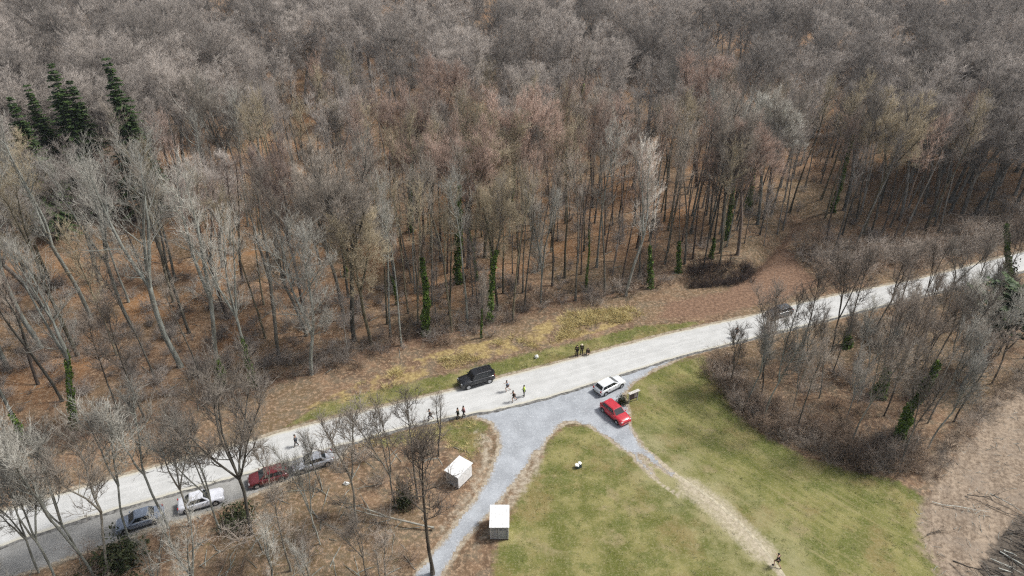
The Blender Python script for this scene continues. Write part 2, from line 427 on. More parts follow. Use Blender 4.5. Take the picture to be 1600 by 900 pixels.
ROADPOLY = ROAD_NORTH + ROAD_SOUTH[::-1]
gx = axis(-70, 100, 0.42, -3000, 3000)
gy = axis(32, 110, 0.42, -1500, 3500)
GX, GY = np.meshgrid(gx, gy)
pxs, pys = GX.ravel(), GY.ravel()
d_road = dist_line(pxs, pys, ROADPOLY, True)
d_for = sdf(pxs, pys, ZONES['forest'])
relief = (0.35 * np.sin(pxs * 0.21 + 1.3 * np.sin(pys * 0.13)) * np.sin(pys * 0.17 + 0.8) + 0.18 * np.sin(pxs * 0.63 + pys * 0.4) * np.sin(pys * 0.71 - pxs * 0.2))
calm = np.clip(d_for / 6.0, 0, 1)
pz = relief * calm
faces = []
nx, ny = len(gx), len(gy)
idx = np.arange(nx * ny).reshape(ny, nx)
quads = np.stack([idx[:-1, :-1], idx[:-1, 1:], idx[1:, 1:], idx[1:, :-1]], -1).reshape(-1, 4)


d_gul = dist_line(pxs, pys, TRACKS['gully'])
pz = pz - 1.5 * np.exp(-(d_gul / 1.5) ** 2)


def ground_z(x, y):
    gul = 1.5 * math.exp(-(float(dist_line(np.array([x]), np.array([y]), TRACKS['gully'])[0]) / 1.5) ** 2)
    return ground_relief(x, y) - gul


def ground_relief(x, y):
    r = 0.35 * math.sin(x * 0.21 + 1.3 * math.sin(y * 0.13)) * math.sin(y * 0.17 + 0.8) + 0.18 * math.sin(x * 0.63 + y * 0.4) * math.sin(y * 0.71 - x * 0.2)
    d = float(sdf(np.array([x]), np.array([y]), ZONES['forest'])[0])
    return r * min(1, max(0, d / 6.0))


m_ground, nt, b = new_mat('woodland_floor')
P = nt.geo()
n_big = nt.noise(0.06, 3, vec=P)
n_mid = nt.noise(0.35, 5, vec=P)
n_fine = nt.noise(2.2, 8, 0.72, vec=P)
n_leaf = nt.noise(6.0, 4, 0.75, vec=P)
lit = nt.mix(nt.ramp(n_mid, 0.35, 0.68), (0.118, 0.075, 0.049), (0.252, 0.162, 0.102))
lit = nt.mix(nt.ramp(n_big, 0.42, 0.62), lit, nt.mix(nt.ramp(n_fine, 0.4, 0.65), (0.165, 0.115, 0.062), (0.155, 0.120, 0.090)))
lit = nt.mix(nt.math('MULTIPLY', nt.attr('z_deep'), nt.ramp(nt.noise(0.11, 3, vec=P), 0.44, 0.66, 0.1, 0.7)), lit, (0.305, 0.155, 0.068))
lit = nt.mix(nt.math('MULTIPLY', nt.math('SUBTRACT', 1.0, nt.attr('z_deep')), nt.ramp(nt.noise(0.5, 6, 0.7, vec=P), 0.44, 0.62, 0, 0.75)), lit, nt.mix(n_fine, (0.105, 0.088, 0.055), (0.235, 0.195, 0.145)))
lit = nt.mix(nt.ramp(n_fine, 0.47, 0.64), lit, (0.36, 0.25, 0.162))
lit = nt.mix(nt.ramp(n_leaf, 0.53, 0.70, 0, 0.8), lit, (0.050, 0.036, 0.027))


def mask(name, k=0.7, s=1.2):
    f = nt.noise(s, 4, 0.6, vec=P)
    v = nt.math('ADD', nt.attr(name), nt.math('MULTIPLY', nt.math('SUBTRACT', f, 0.5), k))
    return nt.ramp(v, 0.34, 0.66)


red = nt.mix(nt.ramp(n_fine, 0.35, 0.68), (0.13, 0.080, 0.054), (0.29, 0.185, 0.125))
col = nt.mix(mask('z_red'), lit, red)
# mown meadow: streaks run along the field
def along(nt, P, deg, sx):
    r = nt.node('ShaderNodeMapping')
    r.inputs['Rotation'].default_value = (0, 0, math.radians(deg))
    nt.l.new(P, r.inputs['Vector'])
    q = nt.node('ShaderNodeMapping')
    q.inputs['Scale'].default_value = (sx, 1, 1)
    nt.l.new(r.outputs[0], q.inputs['Vector'])
    return q.outputs[0]


streak = nt.noise(0.75, 7, 0.68, vec=along(nt, P, 48.4, 0.08), dist=0.3)
g_a = nt.mix(nt.ramp(n_mid, 0.36, 0.66), (0.108, 0.116, 0.028), (0.252, 0.226, 0.092))
g_b = nt.mix(nt.ramp(nt.math('ADD', nt.math('MULTIPLY', streak, 0.6), nt.math('MULTIPLY', n_mid, 0.4)), 0.36, 0.66), (0.110, 0.120, 0.028), (0.275, 0.250, 0.100))
gr = nt.mix(nt.ramp(nt.attr('z_core'), 0.3, 0.7), g_a, g_b)
gr = nt.mix(nt.ramp(nt.noise(0.16, 4, vec=P), 0.50, 0.64, 0, 0.75), gr, nt.mix(n_fine, (0.17, 0.125, 0.05), (0.25, 0.195, 0.09)))
gr = nt.mix(nt.ramp(nt.noise(0.22, 6, 0.65, vec=P), 0.50, 0.60, 0, 0.75), gr, nt.mix(n_fine, (0.070, 0.092, 0.020), (0.120, 0.132, 0.034)))
gr = nt.mix(nt.ramp(nt.noise(0.27, 6, 0.65, vec=along(nt, P, 20, 0.8)), 0.55, 0.66, 0, 0.75), gr, nt.mix(n_fine, (0.20, 0.15, 0.068), (0.33, 0.285, 0.165)))
gr = nt.mix(nt.ramp(n_fine, 0.48, 0.72, 0, 0.5), gr, (0.30, 0.268, 0.145))
gr = nt.mix(nt.ramp(nt.noise(1.3, 8, 0.75, vec=P), 0.50, 0.64, 0, 0.5), gr, (0.098, 0.118, 0.028))
gr = nt.mix(nt.ramp(nt.noise(5.0, 6, 0.75, vec=P), 0.50, 0.66, 0, 0.6), gr, (0.33, 0.295, 0.165))
gr = nt.mix(nt.math('MULTIPLY', nt.attr('z_core'), nt.ramp(nt.noise(2.2, 6, 0.7, vec=along(nt, P, 46, 0.05)), 0.52, 0.66, 0, 0.6)), gr, (0.27, 0.235, 0.115))
gr = nt.mix(nt.math('MULTIPLY', nt.attr('z_pale'), nt.ramp(n_mid, 0.3, 0.6)), gr, nt.mix(n_fine, (0.23, 0.21, 0.10), (0.37, 0.34, 0.20)))
gr = nt.mix(nt.ramp(n_leaf, 0.52, 0.85, 0, 0.30), gr, (0.085, 0.095, 0.03))
col = nt.mix(mask('z_grass', 0.8), col, gr)
dry = nt.mix(nt.ramp(n_fine, 0.35, 0.66), (0.22, 0.155, 0.07), (0.42, 0.325, 0.15))
col = nt.mix(nt.math('MULTIPLY', mask('z_dry', 1.0, 0.8), nt.ramp(n_mid, 0.45, 0.60)), col, dry)
dstr = nt.noise(0.9, 7, 0.7, vec=along(nt, P, -62, 0.12), dist=0.4)
deb = nt.mix(nt.ramp(nt.math('ADD', nt.math('MULTIPLY', dstr, 0.35), nt.math('MULTIPLY', n_fine, 0.65)), 0.38, 0.62), (0.140, 0.104, 0.075), (0.37, 0.292, 0.218))
deb = nt.mix(nt.ramp(n_mid, 0.45, 0.7, 0, 0.6), deb, (0.26, 0.21, 0.165))
deb = nt.mix(nt.ramp(n_leaf, 0.58, 0.8, 0, 0.7), deb, (0.46, 0.40, 0.32))
deb = nt.mix(mask('z_dark', 0.9), deb, nt.mix(nt.ramp(n_fine, 0.35, 0.65), (0.055, 0.046, 0.038), (0.15, 0.125, 0.10)))
col = nt.mix(mask('z_debris'), col, deb)
apr = nt.mix(nt.ramp(n_fine, 0.36, 0.66), (0.25, 0.20, 0.145), (0.44, 0.385, 0.30))
col = nt.mix(mask('z_apron', 0.9), col, apr)
trk = nt.mix(nt.ramp(n_fine, 0.36, 0.66), (0.33, 0.285, 0.205), (0.49, 0.43, 0.325))
col = nt.mix(mask('z_track', 0.38, 3.5), col, trk)
nt.put(b.inputs['Base Color'], col)
b.inputs['Roughness'].default_value = 0.95
b.inputs['Specular IOR Level'].default_value = 0.08
hh = nt.math('ADD', nt.math('MULTIPLY', n_fine, 0.6), nt.math('MULTIPLY', n_leaf, 0.4))
nt.l.new(nt.bump(hh, 0.6, 0.07), b.inputs['Normal'])

me = mesh_np('ground', np.stack([pxs, pys, pz], -1), [quads], [m_ground], smooth=True)


def put_attr(me, name, v):
    a = me.attributes.new(name, 'FLOAT', 'POINT')
    a.data.foreach_set('value', np.asarray(v, np.float32))


def zone(name, w):
    return smooth01(sdf(pxs, pys, ZONES[name]), w)


put_attr(me, 'z_red', np.maximum(0.72 * zone('red', 2.0), 0.55 * smooth01(sdf(pxs, pys, ZONES['edgebrush']), 3)))
put_attr(me, 'z_grass', np.maximum.reduce([zone('meadow', 2.2), 0.74 * zone('verge', 1.3), 0.62 * zone('verge2', 1.4), 0.30 * zone('swood', 1.0), 0.2 * zone('copse', 1.0)]))
put_attr(me, 'z_core', zone('meadowcore', 2.0))
put_attr(me, 'z_pale', 0.85 * smooth01(3.2 - dist_line(pxs, pys, TRACKS['rutr']), 3.2))
put_attr(me, 'z_deep', smooth01(d_for - 9, 7))
put_attr(me, 'z_dark', zone('brushdark', 2.0))
put_attr(me, 'z_dry', zone('dry', 1.2))
put_attr(me, 'z_debris', np.maximum(zone('debris', 3.5), 0.85 * zone('copsefringe', 1.5)))
shoulder = 0.85 * smooth01(0.55 - d_road, 0.45)
put_attr(me, 'z_apron', np.maximum.reduce([0.55 * zone('apron1', 1.2), 0.60 * zone('apron2', 1.2), 0.9 * smooth01(sdf(pxs, pys, ZONES['lot']) + 0.2, 0.6), 0.9 * smooth01(sdf(pxs, pys, ZONES['layby']) + 0.2, 0.6), shoulder]))
tr = np.zeros_like(pxs)
for k, w in (('rutl', 0.24), ('rutr', 0.32)):
    tr = np.maximum(tr, 0.9 * smooth01(w - dist_line(pxs, pys, TRACKS[k]), 0.55))
wide = 0.56 * smooth01(2.0 - dist_line(pxs, pys, TRACKS['rutr'][2:6]), 1.2)
for k in ('tyre_a', 'tyre_b', 'tyre_c', 'tyre_d'):
    tr = np.maximum(tr, 0.52 * smooth01(0.2 - dist_line(pxs, pys, TRACKS[k]), 0.5))
put_attr(me, 'z_track', np.maximum(tr, wide))
tag(link('ground', me), 'leaf littered woodland floor and meadow', kind='structure')


# ------------------------------------------------------------------ road, gravel, layby
def resample(pts, step):
    out = []
    p = [np.array(a, float) for a in pts]
    seg = [np.linalg.norm(p[i + 1] - p[i]) for i in range(len(p) - 1)]
    cum = np.concatenate([[0], np.cumsum(seg)])
    xs, ys = [a[0] for a in p], [a[1] for a in p]
    s = np.linspace(0, cum[-1], max(2, int(cum[-1] / step)))
    # smooth a little
    X, Y = np.interp(s, cum, xs), np.interp(s, cum, ys)
    k = max(1, int(6 / step))
    ker = np.ones(2 * k + 1) / (2 * k + 1)
    pad = lambda a: np.concatenate([2 * a[0] - a[1:k + 1][::-1], a, 2 * a[-1] - a[-k - 1:-1][::-1]])
    return np.convolve(pad(X), ker, 'valid'), np.convolve(pad(Y), ker, 'valid')


m_road, nt, b = new_mat('pale_worn_asphalt')
P = nt.geo()
rn = nt.noise(0.5, 5, 0.6, vec=P)
rf = nt.noise(7.0, 5, 0.7, vec=P)
rs = nt.noise(1.5, 4, 0.6, vec=along(nt, P, -23, 0.05))
c = nt.mix(nt.ramp(rn, 0.35, 0.7), (0.46, 0.46, 0.447), (0.53, 0.53, 0.518))
c = nt.mix(nt.ramp(rs, 0.45, 0.72, 0, 0.6), c, (0.58, 0.58, 0.567))
c = nt.mix(nt.ramp(rf, 0.55, 0.75, 0, 0.3), c, (0.40, 0.395, 0.38))
ed = nt.attr('edge')
lat = nt.attr('lat')
for ctr in (0.20, 0.42, 0.60, 0.82):
    tr_ = nt.ramp(nt.math('ABSOLUTE', nt.math('SUBTRACT', lat, ctr)), 0.07, 0.0)
    c = nt.mix(nt.math('MULTIPLY', tr_, nt.ramp(rn, 0.3, 0.7, 0.05, 0.28)), c, (0.58, 0.58, 0.567))
c = nt.mix(nt.ramp(nt.noise(0.9, 6, 0.7, vec=P), 0.60, 0.70, 0, 0.2), c, (0.38, 0.375, 0.36))
c = nt.mix(nt.ramp(nt.math('ADD', ed, nt.math('MULTIPLY', nt.math('SUBTRACT', rf, 0.5), 0.5)), 0.55, 0.05), c, (0.50, 0.475, 0.40))
nt.put(b.inputs['Base Color'], c)
b.inputs['Roughness'].default_value = 0.9
b.inputs['Specular IOR Level'].default_value = 0.2
nt.l.new(nt.bump(rf, 0.4, 0.02), b.inputs['Normal'])

nxs, nys = resample(ROAD_NORTH, 0.5)
sxs, sys_ = resample(ROAD_SOUTH, 0.5)
n = min(len(nxs), len(sxs))
ti = np.linspace(0, 1, n * 1)
nn = lambda a: np.interp(ti, np.linspace(0, 1, len(a)), a)
nxs, nys, sxs, sys_ = nn(nxs), nn(nys), nn(sxs), nn(sys_)
ACR = 14
V, E, LAT = [], [], []
for i in range(n):
    a = Vector((nxs[i], nys[i], 0))
    bb = Vector((sxs[i], sys_[i], 0))
    w = (a - bb).length
    ra = 0.16 * wob(a.x, a.y, 0.9, 1) + 0.08 * wob(a.x, a.y, 2.7, 2)
    rb = 0.20 * wob(bb.x, bb.y, 0.8, 3) + 0.10 * wob(bb.x, bb.y, 2.7, 4)
    u = (a - bb).normalized()
    a, bb = a + u * ra, bb - u * rb
    for j in range(ACR + 1):
        t = j / ACR
        p = bb.lerp(a, t)
        V.append((p.x, p.y, 0.032 + 0.05 * (1 - (2 * t - 1) ** 2)))
        E.append(min(t, 1 - t) * w)
        LAT.append(t)
    
idr = np.arange(n * (ACR + 1)).reshape(n, ACR + 1)
qr = np.stack([idr[:-1, :-1], idr[1:, :-1], idr[1:, 1:], idr[:-1, 1:]], -1).reshape(-1, 4)[:, ::-1]
me = mesh_np('road', V, [qr], [m_road], smooth=True)
if me.polygons[0].normal.z < 0:
    me.flip_normals()
put_attr(me, 'edge', E)
put_attr(me, 'lat', LAT)
tag(link('road', me), 'pale asphalt road crossing the valley', kind='structure')


# darker strip along the south edge of the asphalt, and the footpath through the meadow
m_edge = plain('dark_road_edge', (0.19, 0.185, 0.175), 0.95, 0, 0.15, 0.3, 2.5)
m_path = plain('trodden_pale_earth', (0.46, 0.41, 0.30), 0.95, 0, 0.1, 0.15, 2.0)


def ribbon(name, xs, ys, wl, wr, z, mat_, label, seed):
    V = []
    for i in range(len(xs)):
        a, b_ = max(0, i - 1), min(len(xs) - 1, i + 1)
        d = Vector((xs[b_] - xs[a], ys[b_] - ys[a], 0)).normalized()
        nrm = Vector((-d.y, d.x, 0))
        p = Vector((xs[i], ys[i], z))
        V.append(p + nrm * (wl * (1 + 0.5 * wob(p.x, p.y, 0.9, seed) + 0.4 * wob(p.x, p.y, 2.9, seed + 1))))
        V.append(p - nrm * (wr * (1 + 0.5 * wob(p.x, p.y, 0.8, seed + 2) + 0.4 * wob(p.x, p.y, 2.6, seed + 3))))
    k = np.arange(len(xs) - 1) * 2
    me = mesh_np(name, V, [np.stack([k, k + 1, k + 3, k + 2], -1)], [mat_], True)
    if me.polygons[0].normal.z < 0:
        me.flip_normals()
    tag(link(name, me), label, kind='structure')


ribbon('road_edge', sxs, sys_, 0.25, 0.38, 0.022, m_edge, 'dark strip along the edge of the road', 21)
tx, ty = resample(TRACKS['trail'], 0.3)
ribbon('path', tx, ty, 0.16, 0.16, 0.006, m_path, 'thin trodden path across the meadow', 31)


def gravel_sheet(name, zname, z, mat_, step=0.3):
    poly = ZONES[zname]
    xs = [p[0] for p in poly]
    ys = [p[1] for p in poly]
    ax_ = np.arange(min(xs) - 1, max(xs) + 1, step)
    ay_ = np.arange(min(ys) - 1, max(ys) + 1, step)
    AX, AY = np.meshgrid(ax_, ay_)
    s = sdf(AX.ravel(), AY.ravel(), poly)
    wobv = np.array([0.35 * wob(x, y, 0.6, 8) + 0.15 * wob(x, y, 2.0, 9) for x, y in zip(AX.ravel(), AY.ravel())])
    s = s + wobv
    ok = (s > 0).reshape(AX.shape)
    ii = np.arange(AX.size).reshape(AX.shape)
    cell = ok[:-1, :-1] & ok[1:, :-1] & ok[:-1, 1:] & ok[1:, 1:]
    q = np.stack([ii[:-1, :-1], ii[:-1, 1:], ii[1:, 1:], ii[1:, :-1]], -1)[cell]
    used, inv = np.unique(q, return_inverse=True)
    vv = np.stack([AX.ravel()[used], AY.ravel()[used], np.full(len(used), z)], -1)
    me = mesh_np(name, vv, [inv.reshape(-1, 4)], [mat_], smooth=True)
    put_attr(me, 'edge', s[used])
    return link(name, me)


def gravel_mat(name, a, bcol, light, edgec):
    m, nt, b = new_mat(name)
    P = nt.geo()
    n1 = nt.noise(0.45, 5, 0.6, vec=P)
    n2 = nt.noise(3.5, 6, 0.7, vec=P)
    n3 = nt.noise(14, 3, 0.7, vec=P)
    c = nt.mix(nt.ramp(n1, 0.35, 0.66), a, bcol)
    c = nt.mix(nt.ramp(n2, 0.52, 0.72), c, light)
    c = nt.mix(nt.ramp(n3, 0.55, 0.72, 0, 0.6), c, tuple(x * 0.55 for x in a))
    e = nt.math('ADD', nt.attr('edge'), nt.math('MULTIPLY', nt.math('SUBTRACT', n2, 0.5), 1.6))
    c = nt.mix(nt.ramp(e, 0.55, 0.0, 0, 0.8), c, nt.mix(nt.ramp(n2, 0.36, 0.66), *edgec))
    nt.put(b.inputs['Base Color'], c)
    b.inputs['Roughness'].default_value = 0.95
    b.inputs['Specular IOR Level'].default_value = 0.15
    nt.l.new(nt.bump(n2, 0.4, 0.02), b.inputs['Normal'])
    return m


EDGEC = ((0.25, 0.20, 0.145), (0.44, 0.385, 0.30))
tag(gravel_sheet('gravel_junction', 'lot', 0.012, gravel_mat('blue_grey_gravel', (0.30, 0.315, 0.335), (0.39, 0.41, 0.435), (0.52, 0.54, 0.56), EDGEC)), 'blue grey gravel junction and drive', kind='structure')
tag(gravel_sheet('layby_pavement', 'layby', 0.012, gravel_mat('grey_layby', (0.25, 0.245, 0.23), (0.32, 0.315, 0.30), (0.40, 0.39, 0.37), EDGEC)), 'grey gravel layby strip', kind='structure')

# ------------------------------------------------------------------ tree materials
TINT = {'pink': (1.08, 0.89, 0.81), 'grey': (0.92, 0.91, 0.86), 'olive': (1.00, 0.95, 0.74), 'pale': (1.16, 1.26, 1.25), 'white': (1.9, 2.0, 2.0), 'dark': (0.42, 0.385, 0.345), 'mauve': (1.00, 0.87, 0.83), 'blue': (0.76, 0.91, 0.98)}  # blue is distance haze put into the wood colour


def wood_mat(name, a, bcol, scale, bump):
    m, nt, b = new_mat(name)
    oc = nt.node('ShaderNodeObjectInfo')
    mp = nt.node('ShaderNodeMapping')
    mp.inputs['Scale'].default_value = (1, 1, 0.25)
    nt.l.new(nt.obj(), mp.inputs['Vector'])
    f = nt.noise(scale, 5, 0.65, vec=mp.outputs[0])
    c = nt.mix(nt.ramp(f, 0.32, 0.7), a, bcol)
    c = nt.mix(1.0, c, oc.outputs['Color'], 'MULTIPLY')
    rv = nt.ramp(oc.outputs['Random'], 0, 1, 0.64, 1.36)
    vm = nt.node('ShaderNodeVectorMath', operation='SCALE')
    nt.l.new(c, vm.inputs[0])
    nt.l.new(rv, vm.inputs['Scale'])
    nt.l.new(vm.outputs[0], b.inputs['Base Color'])
    b.inputs['Roughness'].default_value = 0.92
    b.inputs['Specular IOR Level'].default_value = 0.12
    if bump:
        nt.l.new(nt.bump(f, 0.5, bump), b.inputs['Normal'])
    return m


M_BARK = wood_mat('grey_bark', (0.125, 0.115, 0.098), (0.29, 0.28, 0.255), 2.2, 0.03)
M_TWIG = wood_mat('bare_twigs', (0.222, 0.194, 0.171), (0.365, 0.324, 0.289), 0.5, 0)


def leaf_mat(name, a, bcol, lightc, scale=1.2):
    m, nt, b = new_mat(name)
    f = nt.noise(scale, 4, 0.6, vec=nt.obj())
    f2 = nt.noise(scale * 7, 3, 0.6, vec=nt.obj())
    c = nt.mix(nt.ramp(f, 0.35, 0.66), a, bcol)
    c = nt.mix(nt.ramp(f2, 0.52, 0.72), c, lightc)
    nt.put(b.inputs['Base Color'], c)
    b.inputs['Roughness'].default_value = 0.6
    b.inputs['Specular IOR Level'].default_value = 0.25
    return m


M_IVY = leaf_mat('ivy_leaves', (0.055, 0.095, 0.015), (0.115, 0.185, 0.028), (0.21, 0.28, 0.06))
M_SPRUCE = leaf_mat('spruce_needles', (0.020, 0.040, 0.012), (0.048, 0.080, 0.022), (0.10, 0.14, 0.035), 0.7)
M_YEW = leaf_mat('evergreen_leaves', (0.026, 0.036, 0.014), (0.055, 0.066, 0.026), (0.115, 0.115, 0.048), 1.0)
M_DRYGRASS = leaf_mat('dry_grass', (0.38, 0.30, 0.12), (0.55, 0.45, 0.20), (0.66, 0.57, 0.30), 0.6)
M_GREENGRASS = leaf_mat('green_grass', (0.17, 0.18, 0.06), (0.25, 0.245, 0.10), (0.38, 0.35, 0.18), 0.4)


# ------------------------------------------------------------------ tree geometry
class TB:
    """collects tapered tubes"""
    def __init__(self):
        self.v, self.q, self.t, self.n = [], [], [], 0

    def tube(self, pts, rad, sides=6):
        pts = np.asarray(pts, float)
        k = len(pts)
        tang = np.gradient(pts, axis=0)
        tang /= np.linalg.norm(tang, axis=1)[:, None] + 1e-9
        ref = np.array([1.0, 0.13, 0.07]) if abs(tang[0][0]) < 0.85 else np.array([0.1, 1.0, 0.1])
        u = np.cross(tang, ref)
        u /= np.linalg.norm(u, axis=1)[:, None] + 1e-9
        w = np.cross(tang, u)
        a = np.arange(sides) * 2 * math.pi / sides
        ring = pts[:, None, :] + np.asarray(rad)[:, None, None] * (np.cos(a)[None, :, None] * u[:, None, :] + np.sin(a)[None, :, None] * w[:, None, :])
        self.v.append(ring.reshape(-1, 3))
        i = np.arange(k * sides).reshape(k, sides) + self.n
        j = np.roll(i, -1, axis=1)
        self.q.append(np.stack([i[:-1], j[:-1], j[1:], i[1:]], -1).reshape(-1, 4))
        self.n += k * sides

    def spikes(self, B, D, L, R, bend=None):
        """many bent 3-sided twigs at once"""
        N = len(B)
        if N == 0:
            return
        D = D / (np.linalg.norm(D, axis=1)[:, None] + 1e-9)
        ref = np.tile([0.31, 0.22, 0.92], (N, 1))
        u = np.cross(D, ref)
        u /= np.linalg.norm(u, axis=1)[:, None] + 1e-9
        w = np.cross(D, u)
        a = np.arange(3) * 2 * math.pi / 3
        off = np.cos(a)[None, :, None] * u[:, None, :] + np.sin(a)[None, :, None] * w[:, None, :]
        if bend is None:
            r0 = B[:, None, :] + off * R[:, None, None]
            tip = B + D * L[:, None]
            vv = np.concatenate([r0, tip[:, None, :]], 1)
            base = np.arange(N)[:, None] * 4 + self.n
            self.t += [np.concatenate([base + i, base + (i + 1) % 3, base + 3], 1) for i in range(3)]
            self.n += N * 4
        else:
            m = B + D * (L * 0.5)[:, None] + bend * (L * 0.25)[:, None]
            tip = B + D * L[:, None] + bend * L[:, None]
            r0 = B[:, None, :] + off * R[:, None, None]
            r1 = m[:, None, :] + off * (R * 0.7)[:, None, None]
            vv = np.concatenate([r0, r1, tip[:, None, :]], 1)
            base = np.arange(N)[:, None] * 7 + self.n
            for i in range(3):
                j = (i + 1) % 3
                self.q.append(np.concatenate([base + i, base + j, base + 3 + j, base + 3 + i], 1))
                self.t.append(np.concatenate([base + 3 + i, base + 3 + j, base + 6], 1))
            self.n += N * 7
        self.v.append(vv.reshape(-1, 3))

    def arrays(self):
        v = np.concatenate(self.v)
        f = []
        if self.q: f.append(np.concatenate(self.q))
        if self.t: f.append(np.concatenate(self.t))
        return v, f

    def mesh(self, name, mats, smooth=True):
        v, f = self.arrays()
        return mesh_np(name, v, f, mats, smooth)


def rv(rs, n):
    a = rs.normal(size=(n, 3))
    return a / (np.linalg.norm(a, axis=1)[:, None] + 1e-9)


def curve(p0, d, L, up, k, rs, wander=0.12):
    pts = [np.array(p0, float)]
    d = np.array(d, float)
    d /= np.linalg.norm(d)
    for i in range(k):
        d = d + np.array([0, 0, up / k]) + rs.normal(size=3) * wander
        d /= np.linalg.norm(d)
        pts.append(pts[-1] + d * L / k)
    return np.array(pts)


KIND = {   # height, trunk radius, crown base, crown radius, limbs, subs, twigs, twiglets, leaders, fork height, spread
    'slim':  (23, 0.150, 0.60, 2.1, 15, 5, 6, 2, 1, 0, 0),
    'slim2': (25, 0.165, 0.56, 2.4, 16, 5, 6, 3, 1, 0, 0),
    'broad': (22, 0.26, 0.46, 4.6, 24, 8, 10, 4, 1, 0, 0),
    'broad2': (21, 0.24, 0.46, 4.2, 26, 8, 10, 4, 4, 0.45, 0.34),
    'broad3': (23, 0.28, 0.48, 4.0, 26, 8, 10, 4, 3, 0.5, 0.26),
    'vase':  (26, 0.27, 0.38, 3.4, 24, 6, 6, 3, 3, 0.42, 0.11),
    'vase2': (25, 0.25, 0.40, 3.0, 22, 6, 6, 3, 2, 0.45, 0.09),
    'road':  (12, 0.09, 0.46, 1.6, 20, 5, 7, 3, 3, 0.34, 0.13),
    'road2': (12, 0.095, 0.50, 1.8, 20, 5, 7, 3, 2, 0.48, 0.13),
    'pole':  (12, 0.085, 0.40, 1.3, 14, 5, 7, 3, 1, 0, 0),
    'shag':  (16, 0.20, 0.22, 3.6, 26, 8, 10, 4, 2, 0.3, 0.15),
    'spread': (13, 0.125, 0.42, 2.6, 24, 7, 10, 4, 5, 0.42, 0.28),
    'ivytree': (13, 0.20, 0.22, 2.2, 10, 4, 6, 2, 1, 0, 0),
}


